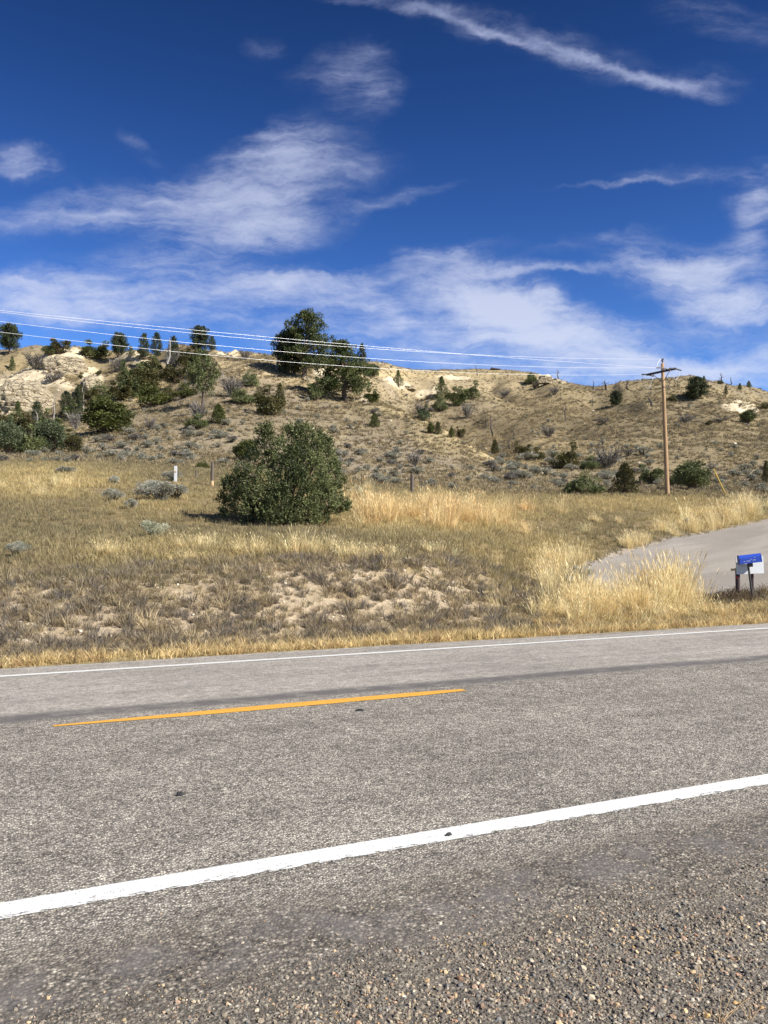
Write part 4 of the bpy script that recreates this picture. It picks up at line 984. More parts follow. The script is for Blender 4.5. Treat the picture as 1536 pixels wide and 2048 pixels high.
# ---- junipers
G, B, O, K = 'juniper_green', 'juniper_bright', 'juniper_olive', 'juniper_blue'
JT = [
 (212, 868, 73, 96, 'round0', B, 'broad round bright-green juniper on the left slope'),
 (148, 905, 36, 34, 'round1', O, 'small round olive juniper below the broad round juniper'),
 (18, 908, 66, 62, 'round2', K, 'blue-green juniper at the left edge of the frame'),
 (62, 908, 62, 58, 'multi0', G, 'juniper between the left-edge juniper and the dark thicket end'),
 (100, 905, 66, 62, 'round1', K, 'large juniper at the right end of the left thicket'),
 (8, 868, 52, 48, 'multi1', O, 'brownish juniper behind the thicket at left edge'),
 (55, 872, 46, 50, 'multi2', O, 'olive juniper rising behind the middle of the left thicket'),
 (105, 865, 48, 46, 'multi0', G, 'juniper behind the right end of the left thicket'),
 (172, 815, 48, 48, 'multi1', O, 'olive juniper up-slope left of the broad round juniper'),
 (200, 806, 44, 62, 'low0', G, 'spreading juniper behind the crown of the broad round juniper'),
 (240, 800, 42, 50, 'multi2', O, 'juniper in the draw right of the cream rocks'),
 (308, 812, 46, 74, 'low1', B, 'wide bright juniper on the lip of the draw'),
 (285, 790, 52, 66, 'round2', O, 'olive juniper behind the wide bright juniper'),
 (320, 762, 40, 56, 'multi0', O, 'olive juniper high in the draw under the twin pines'),
 (352, 768, 42, 50, 'multi1', O, 'rusty olive juniper under the pale bare trunk'),
 (370, 796, 30, 50, 'low2', B, 'low juniper left of the loose pine'),
 (375, 738, 40, 46, 'multi2', O, 'brown-green juniper just under the knob'),
 (118, 708, 34, 44, 'multi1', O, 'straggly juniper on top of the cream bluff'),
 (98, 712, 20, 26, 'round1', G, 'dark juniper at the left shoulder of the cream bluff'),
 (192, 718, 40, 52, 'multi2', G, 'spreading dark juniper on the skyline right of cream bluff'),
 (172, 712, 20, 20, 'round0', G, 'small dark juniper left of the spreading skyline juniper'),
 (24, 742, 30, 12, 'cone1', G, 'narrow dark juniper above the big cream dome'),
 (500, 773, 35, 36, 'low0', G, 'small juniper with one spire alone on the pale slope'),
 (484, 808, 32, 54, 'low1', G, 'low wide juniper in the middle of the front slope'),
 (540, 830, 64, 62, 'multi0', O, 'two-spired brownish juniper on the front slope'),
 (437, 848, 40, 44, 'cone0', B, 'cone-shaped green juniper below the loose pine'),
 (394, 858, 30, 50, 'low2', G, 'low juniper left of the cone-shaped green one'),
 (632, 801, 46, 40, 'multi1', G, 'dark juniper in the shade left of the spreading pine'),
 (742, 806, 30, 32, 'multi2', B, 'small green juniper right under the spreading pine'),
 (748, 754, 26, 24, 'round1', G, 'round dark shrub on the skyline right of the slim pine'),
 (749, 854, 28, 21, 'cone1', B, 'neat little cone juniper alone on the front slope'),
 (494, 922, 44, 52, 'round0', B, 'bright juniper just left behind the big roadside bush'),
 (862, 868, 24, 15, 'round2', B, 'left of a touching pair of tiny junipers on the spur crest'),
 (876, 869, 26, 17, 'cone2', O, 'right of a touching pair of tiny junipers on the spur crest'),
 (903, 876, 22, 17, 'cone0', B, 'tiny juniper just right of the touching pair'),
 (921, 876, 24, 18, 'multi1', O, 'brownish tiny juniper right-most on the spur crest'),
 (880, 822, 34, 30, 'low0', G, 'dark juniper in the gully bottom'),
 (912, 812, 42, 40, 'multi2', G, 'dark juniper in the middle of the wooded gully'),
 (942, 800, 40, 38, 'multi0', G, 'dark juniper at the right end of the wooded gully'),
 (848, 842, 32, 30, 'multi1', K, 'grey-green juniper below the gully mouth'),
 (1062, 768, 24, 26, 'low1', G, 'dark bush on skyline left of the rock outcrop'),
 (1046, 914, 32, 32, 'multi2', O, 'olive juniper in the hollow, left of two'),
 (1074, 920, 26, 32, 'low2', O, 'lower olive juniper in the hollow, right of two'),
 (990, 908, 30, 18, 'cone2', O, 'tiny twisted juniper left of the hollow'),
 (1134, 938, 56, 52, 'multi0', O, 'upright brownish juniper at foot of the right hill'),
 (1167, 988, 46, 80, 'low0', G, 'low wide dark juniper at meadow edge, leftmost in row'),
 (1250, 988, 64, 60, 'cone0', O, 'tall conical juniper in the row left of the pole'),
 (1302, 968, 40, 50, 'multi1', G, 'juniper just left of the utility pole'),
 (1352, 972, 34, 34, 'low1', G, 'low juniper touching the right side of the pole'),
 (1384, 980, 60, 70, 'round2', G, 'broad green juniper right of the pole'),
 (1180, 940, 30, 36, 'low2', G, 'dark juniper beside the grey leafless thicket'),
 (1533, 966, 46, 18, 'cone1', O, 'dark narrow juniper cut by the right frame edge'),
 (1497, 847, 28, 30, 'round0', G, 'round dark juniper on the far right slope'),
 (1530, 818, 16, 18, 'low0', O, 'dark bush at right edge above the pale scar'),
 (1418, 850, 10, 16, 'low1', O, 'tiny dark bush on the open right slope'),
 (1345, 804, 16, 22, 'low2', O, 'small dark bush beside the upper pole'),
 (1440, 768, 9, 14, 'low0', O, 'dark speck of bush on the right skyline'),
 (1498, 775, 14, 11, 'cone0', G, 'tiny juniper on far right skyline'),
 (1480, 780, 14, 9, 'cone2', G, 'slim tiny juniper on right skyline'),
 (1408, 762, 11, 7, 'cone1', G, 'very small juniper above the bushy ridge pine'),
 (1452, 790, 20, 8, 'cone0', O, 'dark little spire below the right skyline'),
 (405, 942, 16, 30, 'low0', B, 'low green juniper at the fence left of the big bush'),
 (38, 905, 50, 44, 'multi1', O, 'brown-tinged juniper low in the left thicket'),
 (84, 886, 54, 46, 'cone0', G, 'upright juniper rising from the middle of the left thicket'),
 (28, 882, 50, 44, 'multi0', K, 'grey-green juniper second row of the left thicket'),
 (120, 884, 34, 40, 'multi2', O, 'brown juniper leaning out of the thicket to the right'),
 (145, 845, 40, 40, 'multi1', G, 'juniper left of the broad round juniper, below the crag'),
 (262, 795, 44, 44, 'multi1', G, 'dark juniper just right of the broad round juniper top'),
 (265, 765, 40, 46, 'multi0', G, 'dark green juniper filling the draw under the blue-green pine'),
 (300, 750, 36, 46, 'multi2', G, 'dark juniper in the upper draw below twin pines'),
 (335, 800, 30, 34, 'low1', O, 'small olive juniper at right end of the wide bright one'),
 (392, 765, 44, 42, 'multi1', G, 'dark juniper behind the loose pine'),
 (385, 722, 30, 40, 'multi0', O, 'brown juniper leaning on the knob below the round-topped pine'),
 (520, 806, 34, 34, 'low2', O, 'small olive juniper left of the two-spired one'),
 (560, 815, 50, 26, 'cone2', O, 'narrow olive juniper right of the two-spired one'),
 (65, 725, 8, 14, 'low1', O, 'low dark bush left of the bluff top'),
 (170, 742, 10, 12, 'low2', O, 'dark bush on the right flank of the cream bluff'),
 (105, 722, 7, 12, 'low0', O, 'dark bush growing on the cream bluff face'),
 (198, 750, 10, 14, 'low1', O, 'dark bush beside the small cream crag'),
 (162, 758, 14, 12, 'low2', O, 'dark bush left of the small cream crag'),
]
for i, (px, py, h_, w_, kd, mt, lb) in enumerate(JT):
    plant('juniper_tree' if h_ > 20 else 'juniper_shrub', lb, 'tree' if h_ > 20 else 'bush', px, py, h_, w_, JUN[kd], mt, 'junipers on the hill', ymin=58 if py < 985 else 55)

# ---- leafless shrubs, snags
for (px, py, h_, w_, lb) in [
 (1212, 938, 46, 74, 'grey leafless thicket at foot of the right hill'), (300, 860, 26, 34, 'spiky grey bare shrub alone on the left slope'), (395, 840, 40, 44, 'grey bare shrub under the loose pine'),
 (462, 795, 46, 60, 'pale bare thicket left of the low wide juniper'), (840, 832, 30, 40, 'grey bare shrub at the gully mouth'), (935, 838, 34, 28, 'grey bare shrub below the wooded gully'), (1098, 876, 28, 46, 'bare shrub in the hollow of the right hill'),
 (70, 740, 36, 60, 'grey brush above the big cream dome'), (105, 765, 26, 52, 'grey brush between the cream rocks'), (150, 862, 44, 40, 'grey bare shrub left of the round juniper'), (235, 745, 30, 40, 'grey brush below the blocky skyline pine'), (345, 745, 50, 50, 'grey bare thicket around the pale trunk'),
 (1010, 795, 16, 30, 'grey brush high on the right hill'), (1110, 790, 18, 34, 'grey brush below the rock outcrop'), (1205, 850, 16, 40, 'grey fallen brush on the right slope'), (1370, 848, 20, 46, 'dark tangled brush right of mid pole'), (1440, 845, 12, 50, 'low grey brush on the right slope'), (830, 935, 34, 44, 'dark bare shrub with bleached branches below spur'), (490, 720, 22, 34, 'grey bare shrub on the knob slope')]:
    single('bare_shrub', lb, 'bush', px, py, h_, w_, TWIG[int(px) % 4], None, 'leafless shrubs on the hill')
ST = [(343, 752, 72, 60, 0, 'tall pale forked bare trunk under the left skyline'), (368, 775, 34, 30, 1, 'short pale bare trunk left of the loose pine'), (553, 742, 52, 44, 2, 'grey dead tree left of the tallest pine'), (985, 873, 42, 34, 3, 'tallest dead trunk in the hollow of the right hill'), (971, 857, 26, 24, 4, 'short dark dead trunk left of the tallest one'), (1026, 878, 26, 22, 0, 'grey dead trunk right of the tallest dead trunk'), (1020, 898, 20, 26, 1, 'leaning dead stick in the hollow'),
      (1131, 842, 34, 22, 2, 'dark dead trunk on the right hill below the outcrop'), (1139, 838, 12, 14, 3, 'stub beside the dark dead trunk'), (1135, 872, 10, 12, 4, 'short stub mid right hill'), (1185, 813, 20, 16, 0, 'short dark snag left of the small pine'), (1186, 780, 18, 20, 1, 'bare snag in the skyline dip, first from left'), (1212, 780, 18, 40, 2, 'bushy bare snag in the skyline dip'), (1231, 781, 18, 14, 3, 'thin snag in the skyline dip above the small pine'), (1239, 781, 18, 14, 4, 'thin snag just right of the one above the small pine'), (1258, 780, 18, 40, 0, 'leaning bare snag right of the skyline dip'),
      (1338, 778, 18, 20, 1, 'bare snag just right of the pole on skyline'), (1349, 776, 16, 12, 2, 'second bare snag right of the pole on skyline'), (1356, 775, 14, 12, 3, 'third bare snag right of the pole on skyline'), (1442, 764, 18, 24, 4, 'bare snag on the right skyline'), (1460, 764, 14, 20, 0, 'faint bare snag right of the right skyline bush'), (955, 752, 22, 18, 1, 'thin bare tree on the flat skyline'), (1117, 760, 20, 24, 2, 'forked bare snag on top of the rock outcrop'), (815, 826, 20, 10, 3, 'thin dead trunk left of the gully mouth'), (72, 870, 46, 40, 4, 'pale dead trunk in the left thicket'), (105, 852, 54, 44, 0, 'grey dead tree behind the left thicket'), (165, 828, 50, 30, 1, 'pale leaning dead trunk by the round juniper'), (1108, 938, 26, 14, 2, 'thin dead stick at foot of the right hill')]
for (px, py, h_, w_, k_, lb) in ST: single('dead_tree', lb, 'tree', px, py, h_ * 1.1, w_ * 2.0, SNAG[k_], 'charred_wood' if px > 900 or 'dark' in lb else None, 'dead trees on the hill')
def log_mesh(seed, bend):
    rng = np.random.default_rng(seed); mb = MB(); p = [(i / 6 - .5, rng.normal() * .02, .05 + bend * (i / 6) ** 2) for i in range(7)]
    mb.tube(p, [.03, .03, .028, .025, .02, .014, .006], 6)
    for i in range(6):
        t = rng.integers(1, 6); a = Vector(p[t]); mb.tube([a, a + Vector((rng.normal() * .08, rng.normal() * .06, rng.uniform(.06, .22)))], [.009, .003], 4, False)
    return mesh_from('fallen_log', mb.v, mb.f, 'charred_wood')
for (px, py, w_, lb) in [(368, 834, 44, 'dark fallen log on the left slope under the loose pine'), (1395, 845, 26, 'dark fallen log on the slope right of mid pole'), (1490, 862, 22, 'short fallen log on the far right slope')]:
    p = ground_at(px, py, 60); o = link('fallen_log', log_mesh(px, .1), None, tuple(p)); k = w_ * p[1] / F; o.scale = (k, k, k); tag(o, lb, 'log')
p = ground_at(1302, 813, 60); mb = MB(); mb.tube([(0, 0, -.1), (.1, 0, .4), (.05, 0, .9), (-.35, 0, 1.5), (-.6, 0, 2.0)], [.22, .24, .2, .16, .04], 6); mb.tube([(.1, 0, .5), (.5, 0, .2)], [.16, .05], 5)
tag(mb.obj('charred_stump', 'charred_wood', None, tuple(p)), 'curved black charred stump on the right slope', 'stump')

# ---- sagebrush: near ones named one by one, the rest by their stand
for (px, py, h_, w_, k_, pale, lb) in [
 (325, 1003, 42, 104, 0, 0, 'widest grey sagebrush in the left meadow'), (300, 992, 34, 60, 1, 0, 'sagebrush joined to the left of the widest meadow sagebrush'), (350, 1000, 34, 54, 4, 0, 'sagebrush joined to the right of the widest meadow sagebrush'), (225, 1004, 28, 46, 2, 0, 'smaller grey sagebrush left of the widest meadow sagebrush'), (262, 1020, 24, 28, 3, 0, 'little dark sagebrush just below the smaller grey one'),
 (307, 1080, 44, 60, 4, 1, 'pale silvery sagebrush lowest in the left meadow'), (345, 962, 22, 46, 5, 0, 'sagebrush behind the white marker post'), (132, 950, 18, 42, 0, 0, 'blue-grey sagebrush at back of the yellow grass'), (228, 970, 20, 22, 1, 0, 'small brownish sagebrush mid left meadow'), (712, 1000, 30, 28, 2, 1, 'pale sagebrush at the right side of the big bush'), (35, 1112, 30, 50, 3, 0, 'sparse low sagebrush at left edge of the meadow'),
 (1160, 1165, 34, 60, 5, 0, 'dark sagebrush behind the tall straw grass'), (1135, 1172, 22, 36, 2, 0, 'small dark sagebrush left of the one behind the straw grass'), (1375, 1052, 18, 20, 1, 0, 'small grey sagebrush beside the upper driveway')]:
    single('sagebrush', lb, 'sagebrush', px, py, h_ * 1.15, w_, SAGEF[k_], 'sage_pale' if pale else 'sage_mid', 'sagebrush in the roadside meadow', ymin=18)
for (x0, x1, y0, y1, cnt, hs_, lb) in [
 (-60, 460, 895, 932, 52, 18, 'grey-green sagebrush in the dense band at foot of the left slope'), (180, 480, 850, 896, 26, 17, 'grey sagebrush scattered on the lower left slope'), (660, 790, 890, 972, 22, 19, 'grey sagebrush right behind the big roadside bush'),
 (790, 1000, 900, 980, 16, 16, 'grey sagebrush dotted on the lower spur'), (985, 1135, 918, 975, 28, 22, 'silvery sagebrush in the thick patch in the hollow'), (1130, 1300, 905, 965, 18, 22, 'silvery sagebrush among the junipers left of the pole'), (1390, 1536, 930, 985, 16, 17, 'grey sagebrush right of the pole'), (640, 900, 790, 890, 12, 12, 'small sagebrush high on the spur')]:
    for i in range(cnt):
        px, py = rs.uniform(x0, x1), rs.uniform(y0, y1); h_ = hs_ * rs.uniform(.5, 1.05)
        single('sagebrush', lb, 'sagebrush', px, py, h_, h_ * rs.uniform(1.2, 1.9), SAGE[i % 6], 'dead_twig' if i % 5 == 4 else None, lb, ymin=56)
# distant small sage and brush: one mass
sg = src_coll('far_sage', SAGE[:4])
x, y = fan_points(1300, -.6, .6, 62, 240, .7); z, px, py, u, b, ds = field(x, y)
rk = np.zeros(len(x))
for r in ROCKS: rk = np.maximum(rk, np.where(y > 115, blob(px, py, *r), 0))
k = rs.uniform(size=len(x)) < (.12 + .55 * sst(.5, .68, fbm(x / 12, y / 12, 3, 88)) + .06 * sst(100, 70, y)) * (1 - rk)
x, y, z = x[k], y[k], z[k]; n = len(x)
scatter('distant_brush', 'small grey brush speckling the far slopes', 'brush', np.c_[x, y, z], rs.uniform(0, 6.3, n), rs.uniform(.4, .95, n), tints(n, [(.3, .3, .25)], [1]), rs.integers(0, 4, n), sg)

# ---- rock outcrops
def crag(name, px, py, wpx, hpx, dpt, seed, label, ymin=120):
    p = ground_at(px, py, ymin); sc = p[1] / F
    bm = bmesh.new(); bmesh.ops.create_icosphere(bm, subdivisions=5, radius=1.0)
    co = np.array([v.co for v in bm.verts]); a = np.arctan2(co[:, 1], co[:, 0])
    lay = np.abs((co[:, 2] * 5.5 + 1.6 * fbm(co[:, 0] * 2 + 5, co[:, 1] * 2 + seed, 3, seed)) % 1 - .5)
    r = 1 + .34 * (fbm(co[:, 0] * 2.4 + co[:, 2], co[:, 1] * 2.4 - co[:, 2] * 1.3, 5, seed) - .5) * 2 - .10 * sst(.12, 0, lay) + .12 * (fbm(co[:, 0] * 9, co[:, 2] * 9 + co[:, 1] * 7, 3, seed + 3) - .5)
    co = co * r[:, None] * np.array((wpx * sc / 2, dpt, hpx * sc * .9)); 
    me = mesh_from(name, co, np.array([[v.index for v in f.verts] for f in bm.faces]), 'cream_rock'); bm.free()
    o = link(name, me, None, (p[0], p[1] + dpt * .45, p[2] + hpx * sc * .02))
    return tag(o, label, 'rock', 'cream rocks on the hill')
crag('rock_dome', 26, 818, 132, 64, 7, 501, 'large cream layered rock dome at the left edge of hill')
crag('rock_bluff', 126, 740, 94, 34, 6, 502, 'crumbly cream rock bluff below the left skyline')
crag('rock_crag', 182, 780, 50, 32, 3.5, 503, 'small cream crag right of the bluff')
crag('rock_crag', 170, 800, 18, 12, 2, 507, 'little cream rock under the small crag')
crag('rock_ledge', 288, 716, 40, 6, 2, 504, 'low white ledge under the twin skyline pines')
crag('boulder', 612, 762, 20, 10, 1.2, 505, 'pale boulder at the foot of the tallest pine', 100)
crag('boulder', 866, 796, 26, 9, 1.8, 506, 'cream slab left of the wooded gully', 100)
crag('boulder', 815, 778, 34, 7, 2, 508, 'cream ledge on slope below the flat skyline', 100)
p = ground_at(1098, 764, 150); sc = p[1] / F; p[2] -= .35; e = empty('rock_outcrop', tuple(p))
slab_rng = np.random.default_rng(9)
for (dx, dz, w_, h_) in [(-14, 2, 22, 8), (6, 1, 26, 8), (-8, 8, 22, 6), (12, 6, 16, 6), (-10, 12, 14, 5), (2, 11, 10, 4), (24, 0, 14, 7), (-26, -1, 10, 7)]:
    mb = MB(); mb.box((0, 0, 0), (w_ * sc / 2, 1.1, h_ * sc / 2), Matrix.Rotation(slab_rng.normal() * .12, 3, 'Y') @ Matrix.Rotation(slab_rng.normal() * .3, 3, 'Z'), .12)
    V = np.array(mb.v); V += (fbm(V[:, 0] * 1.7 + dx, V[:, 2] * 1.7 + V[:, 1], 3, 5)[:, None] - .5) * .45
    link('slab', mesh_from('slab', V, mb.f, 'cream_rock'), e, (dx * sc, slab_rng.normal() * .4, dz * sc))
tag(e, 'stacked slab outcrop on the skyline of the right hill', 'rock')

# ---- cabin on the ridge
p = ground_at(992, 600, 200); sc = p[1] / F; e = empty('cabin', (p[0], p[1] + 2.8, p[2] - .25))
hw = 11 * sc
mb = MB(); mb.box((0, 0, .35), (hw * .8, 2.0, .6)); mb.obj('wall', 'cabin_wall', e)
mb = MB(); z0, z1 = .8, 1.75
V = [(-hw, -2.6, z0), (hw, -2.6, z0 - .1), (hw * .85, 0, z1 - .45), (-hw * .75, 0, z1), (-hw, 2.6, z0), (hw, 2.6, z0 - .1)]
V += [(a, b_, c - .15) for a, b_, c in V]
mb.add(V, [(0, 1, 2, 3), (3, 2, 5, 4), (7, 6, 9, 8), (8, 9, 10, 11), (0, 6, 7, 1), (4, 5, 11, 10), (0, 3, 9, 6), (3, 4, 10, 9), (1, 7, 8, 2), (2, 8, 11, 5)]); mb.obj('roof', 'roof_dark', e)
tag(e, 'dark roofed cabin just showing over the ridge skyline', 'cabin')

# ------------------------------------------------------------------ utility pole and lines
base = ground_at(1335, 992, 55); Yp = base[1]; top = at(1325, 727, Yp)
e = empty('utility_pole', tuple(base)); L = lambda p: Vector(p) - Vector(base)
mb = MB(); tp = L(top); mb.tube([tp * t for t in (-.03, .0, .25, .5, .75, 1.0)], [.165, .163, .15, .135, .122, .11], 14); mb.obj('pole', 'pole_wood', e, smooth=True)
pc = L(at(1326, 744, Yp)) ; ad = Vector((1.7, -2.8, 0)).normalized(); wd = Vector((-2.8, -1.7, 0)).normalized()
pc = pc + wd * .19; AL = 1.28
Ra = Matrix((ad, Vector((0, 0, 1)).cross(ad), (0, 0, 1))).transposed()
mb = MB(); mb.box(pc, (AL, .055, .07), Ra, .01); mb.obj('crossarm', 'arm_wood', e)
for sgn in (-1, 1):
    mb = MB(); mb.tube([pc + ad * sgn * .75 + Vector((0, 0, -.06)), pc - wd * .14 + Vector((0, 0, -.75))], [.022, .022], 5); mb.obj('brace', 'dark_metal', e)
def ins(a, b, parent=e):
    a, b = Vector(a), Vector(b); mb = MB(); pts = []; rd = []
    for i in range(9):
        pts.append(a.lerp(b, i / 8)); rd.append(.062 if i % 2 else .036)
    mb.tube(pts, rd, 8); return mb.obj('insulator', 'insulator', parent)
ends = {}
for nm, o_ in (('near', pc + ad * AL * .95), ('far', pc - ad * AL * .95), ('mid', pc + ad * .12 + Vector((0, 0, .25)))):
    for sg_ in (1, -1):
        a = o_ + wd * sg_ * .10; b_ = o_ + wd * sg_ * .62 + Vector((0, 0, -.05)); ins(a, b_)
        if sg_ == 1: ends[nm] = Vector(base) + b_
pin = tp + Vector((0, 0, .12)); mb = MB(); mb.tube([tp - Vector((0, 0, .05)), pin, pin + Vector((0, 0, .06)), pin + Vector((0, 0, .12)), pin + Vector((0, 0, .2))], [.03, .03, .10, .07, .11], 8); mb.obj('pin_insulator', 'insulator', e)
ends['pin'] = Vector(base) + pin + Vector((0, 0, .2))
def jumper(a, b_, sag):
    a, b_ = Vector(a), Vector(b_); mb = MB(); pts = [a.lerp(b_, t / 12) + Vector((0, 0, -sag * 4 * (t / 12) * (1 - t / 12))) for t in range(13)]; mb.tube(pts, [.012] * 13, 5); mb.obj('jumper_wire', 'aluminium', e)
jumper(pc - ad * AL * .95 + wd * .6, pc - ad * AL * .95 - wd * .6, 1.0); jumper(pc + ad * AL * .95 + wd * .6, pc + ad * AL * .95 - wd * .6, .75)
jumper(pc + ad * .12 + wd * .62 + Vector((0, 0, .2)), pin + Vector((0, 0, .1)) , -.25); jumper(pin + Vector((0, 0, .1)), pc - wd * .62 + Vector((0, 0, .2)), -.35)
mb = MB(); mb.tube([tp * .82 + Vector((0, 0, -.03)), tp * .82 + Vector((0, 0, .03))], [.135, .135], 14); mb.obj('band', 'dark_metal', e)
tag(e, 'tan wooden utility pole with crossarm and dark insulators', 'utility pole')
# the lines towards the left
def wire(start, o1, o2, label):
    sx, sy, sz = start
    def sol(px, py):
        k = (px - CX) / F
        for _ in range(4):
            t = (sx - k * sy) / (2.8 - 1.7 * k); Yw = sy - 1.7 * t; q_ = at(px, py, Yw); k = q_[0] / Yw
        return t, q_[2]
    (t1, z1), (t2, z2) = sol(*o1), sol(*o2)
    A = np.array([[t1, t1 * t1], [t2, t2 * t2]]); b_, c = np.linalg.solve(A, [z1 - sz, z2 - sz])
    mb = MB(); ts = np.linspace(0, 27, 110); mb.tube([(sx - 2.8 * t, sy - 1.7 * t, sz + b_ * t + c * t * t) for t in ts], [.0068] * 110, 6)
    tag(mb.obj('power_line', 'aluminium', None, smooth=True), label, 'wire', 'power lines running left from the pole')
wire(ends['near'], (0, 621), (700, 689), 'highest bright power line crossing in front of the tallest pine')
wire(ends['pin'], (0, 624), (700, 694), 'power line running just under the highest one')
wire(ends['mid'], (0, 643), (700, 714), 'third power line down from the top')
wire(ends['far'], (0, 664), (700, 733), 'lowest power line crossing the hill')
# guy wire with yellow guard
ga = ground_at(1455, 991, 55); gt = Vector(ga) + (Vector(base) + tp * .9 - Vector(ga)) * .0
e = empty('guy_wire', tuple(ga)); dirg = Vector(at(1427, 938, Yp + .5)) - Vector(ga)
mb = MB(); mb.tube([(0, 0, -.2), dirg], [.045, .04], 8); mb.obj('guard', 'yellow_plastic', e)
mb = MB(); mb.tube([dirg * .98, Vector(base) + tp * .93 - Vector(ga)], [.006, .006], 4); mb.obj('cable', 'grey_wood', e)
tag(e, 'slanting guy wire with yellow guard right of the pole', 'guy wire')

# ------------------------------------------------------------------ fence posts
def post(px, y0, y1, wpx, label, ymin, fresh=0., mat='old_post_wood', flat=False):
    b_ = ground_at(px, y1, ymin); sc = b_[1] / F; hh = (y1 - y0) * sc + .05; r = wpx * sc / 2
    e = empty('marker_post' if flat else 'fence_post', tuple(b_))
    mb = MB()
    if flat: mb.box((0, 0, hh / 2), (r, .02, hh / 2 + .1), None, .008)
    else: mb.tube([(0, 0, -.1 + fresh), (.01, 0, hh * .5), (.015, .01, hh)], [r * 1.02, r, r * .92], 9)
    mb.obj('post', mat, e)
    if fresh:
        mb = MB(); mb.tube([(0, 0, -.1), (0, 0, fresh * .6), (.03, 0, fresh + .12)], [r * 1.15, r * 1.1, r * .4], 8); mb.obj('bare_foot', 'fresh_wood', e)
    if flat:
        mb = MB(); mb.box((0, -.024, hh * .72), (r * .6, .004, .05)); mb.obj('decal', 'fresh_wood', e)
    tag(e, label, 'post')
post(424, 927, 972, 6.5, 'weathered fence post with pale splintered foot left of the big bush', 40, .35)
post(824, 950, 988, 7.5, 'weathered grey fence post in the meadow right of the big bush', 40)
post(351, 938, 964, 6.0, 'short white marker post in front of a sagebrush', 40, 0, 'white_paint', True)
post(392, 944, 958, 4, 'small distant fence stub beside a low green juniper', 45)

# ------------------------------------------------------------------ mailbox and panel
mbp = ground_at(1505, 1201, 18); Ym = mbp[1]; sc = Ym / F
e = empty('mailbox', tuple(mbp)); Lm = lambda px, py, dy=0.: Vector(at(px, py, Ym + dy)) - Vector(mbp)
a, b_ = Lm(1506, 1203), Lm(1496, 1128)
mb = MB(); mb.tube([a, a.lerp(b_, .5), b_], [.030, .028, .028], 8); mb.obj('post', 'dark_metal', e)
bc = Lm(1498.5, 1117); Rm = Matrix.Rotation(math.radians(-7), 3, 'Y') @ Matrix.Rotation(math.radians(-9), 3, 'Z')
mb = MB(); mb.box(bc + Rm @ Vector((0, 0, -.165)), (.055, .06, .05), Rm, .006); mb.obj('bracket', 'dark_metal', e)
def arch(x0, x1, hw_, hl, ht, grow=0.):
    prof = [(-hw_ - grow, -hl - grow), (hw_ + grow, -hl - grow)] + [((hw_ + grow) * math.cos(t), ht * .15 + (ht + grow) * math.sin(t) * .75) for t in np.linspace(0, math.pi, 11)]
    V = [Rm @ Vector((x, p, q_)) + bc for x in (x0, x1) for p, q_ in prof]; n = len(prof)
    return V, [(i, (i + 1) % n, n + (i + 1) % n, n + i) for i in range(n)] + [tuple(range(n))[::-1], tuple(range(n, 2 * n))]
mb = MB(); mb.add(*arch(-.255, .265, .095, .115, .115)); mb.obj('body', 'blue_plastic', e)
mb = MB(); mb.add(*arch(-.275, -.256, .095, .115, .115, .008)); mb.obj('door', 'blue_dark', e)
mb = MB(); mb.add(*arch(.265, .278, .095, .115, .115, .005)); mb.obj('back_cap', 'blue_plastic', e)
mb = MB()
for (dx, dz, w_) in [(-.05, -.055, .10), (.09, -.045, .07), (.02, -.02, .025), (.11, .02, .02), (-.15, -.06, .04)]:
    mb.box(bc + Rm @ Vector((dx, -.098, dz)), (w_ / 2, .002, .006), Rm)
mb.obj('scuff_mark', 'white_paint', e)
tag(e, 'blue plastic mailbox tilted on a thin dark post', 'mailbox')
sp_ = ground_at(1480, 1190, 18); Ys = Ym + .20
e = empty('white_panel_stand', (0, 0, 0)); e.location = tuple(ground_at(1478, 1188, 18))
org = Vector(e.location); Lp = lambda px, py, dy=0.: Vector(at(px, py, Ys + dy)) - org
mb = MB(); c = Lp(1499.5, 1130.5); Rp = Matrix.Rotation(math.radians(-2.2), 3, 'Y'); mb.box(c, (.355, .012, .222), Rp, .004); mb.obj('panel', 'white_paint', e)
mb = MB(); mb.tube([Lp(1476, 1192, .09), Lp(1475, 1136, .09)], [.062, .062], 8); mb.obj('post', 'arm_wood', e)
mb = MB(); mb.tube([Lp(1505, 1200, .09), Lp(1504, 1120, .09)], [.04, .04], 8); mb.obj('post', 'arm_wood', e)
mb = MB(); mb.box(Lp(1488, 1138.5, .05), (.33, .035, .028), Rp, .006); mb.obj('beam', 'fresh_wood', e)
mb = MB(); mb.tube([Lp(1474.5, 1155, .02), Lp(1474.5, 1155, .005)], [.035, .035], 10); mb.obj('reflector', 'red_reflector', e)
tag(e, 'white rectangular panel on dark posts directly behind the blue mailbox', 'sign')

# dark dry weeds round the posts, and straws by the near shoulder
wd_src = src_coll('weed', [tuft_mesh('weed', 26, .10, .42, .010, .5, 600 + i, head=.05) for i in range(3)])
P = []
for (cx, cy, rx, ry, cnt) in [(1420, 1204, 30, 5, 40), (1462, 1197, 22, 7, 55), (1495, 1200, 24, 6, 45), (1528, 1194, 14, 9, 36)]:
    for i in range(cnt):
        p = ground_at(cx + rs.normal() * rx * .6, cy + rs.normal() * ry * .6, 18, 60)
        if p[1] < 24: P.append(p)
P = np.array(P); n = len(P)
scatter('dry_weeds', 'dark brown dry weeds around the mailbox posts', 'weeds', P, rs.uniform(0, 6.3, n), rs.uniform(.25, .8, n) * (.6 + .8 * fbm(P[:, 0] / .5, P[:, 1] / .5, 2, 3)), tints(n, [(.11, .075, .045), (.16, .115, .06), (.075, .05, .04), (.24, .18, .09)], [3, 3, 2, 1.5]), rs.integers(0, 3, n), wd_src, .15)
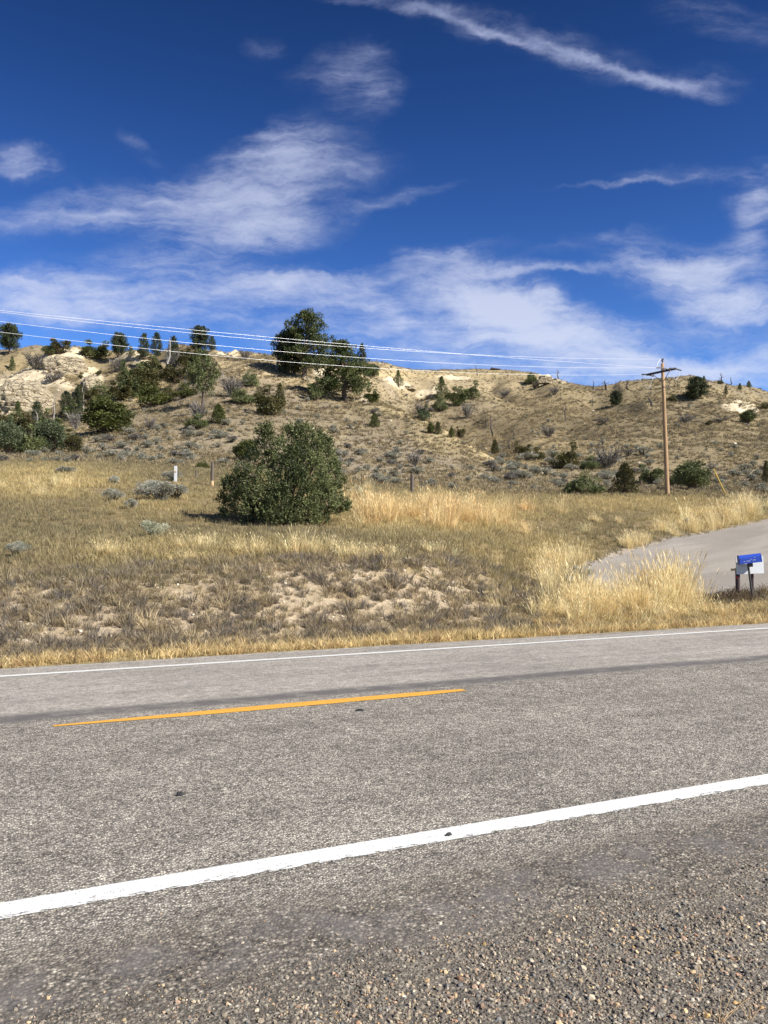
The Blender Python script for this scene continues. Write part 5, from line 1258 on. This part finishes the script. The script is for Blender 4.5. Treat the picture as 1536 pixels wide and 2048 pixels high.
def straw(px, py, lst, label):
    b = at(px, py, 1.0); t = (H + .05) / (H - b[2]); x0, y0 = b[0] * t, t
    o = empty('straw_tuft', (x0, y0, float(zroad(x0 * RN[0] + y0 * RN[1]))))
    for (dx, dz, ln, bd) in lst:
        mb = MB(); mb.tube([(0, 0, -.01), (dx * ln * .5, bd, dz * ln * .55), (dx * ln, bd * 1.5, dz * ln)], [.0022, .0018, .0008], 4); mb.obj('stem', 'fresh_wood', o)
    tag(o, label, 'grass')
straw(1440, 2052, [(.45, .8, .18, .01), (.75, .6, .19, .0), (.2, .9, .10, .02), (-.2, .7, .08, -.01), (.6, .3, .12, .02), (-.5, .5, .07, 0)], 'dry straw stems at the bottom right corner on gravel')
straw(1400, 1990, [(-.05, .95, .10, 0), (.25, .85, .07, .01), (-.35, .6, .05, .01)], 'small upright straw on the gravel above the corner stems')
straw(1500, 2046, [(-.4, .6, .09, .01), (.5, .5, .1, 0), (.1, .8, .07, .01)], 'short straw at the right end of the bottom edge')

# small bits of rubber and tar on the lanes
def bit(px, py, w_, label, h_=.02):
    v, u = v_of(px, py); rng = np.random.default_rng(int(px)); n = 11; V = [(0, 0, h_)]
    for k in range(n):
        a = 2 * math.pi * k / n; r = w_ * rng.uniform(.6, 1.1); V.append((r * math.cos(a), r * .55 * math.sin(a), .002))
    for k in range(n):
        a = 2 * math.pi * k / n; r = w_ * rng.uniform(.3, .6); V.append((r * math.cos(a), r * .5 * math.sin(a), h_ * rng.uniform(.5, 1.)))
    Fc = [(1 + k, 1 + (k + 1) % n, 1 + n + (k + 1) % n, 1 + n + k) for k in range(n)] + [(1 + n + k, 1 + n + (k + 1) % n, 0) for k in range(n)]
    o = link('rubber_scrap', mesh_from('rubber_scrap', V, Fc, 'tar'), None, (v * RD[0] + u * RN[0], v * RD[1] + u * RN[1], float(zroad(u)) + .002)); o.rotation_euler = (0, 0, RA)
    tag(o, label, 'debris')
bit(360, 1599, .036, 'black rubber scrap in the middle of the near lane', .025)
bit(720, 1434, .055, 'flat dark scrap just below the yellow dash', .014)
bit(897, 1672, .026, 'small dark clod on the near white line', .02)
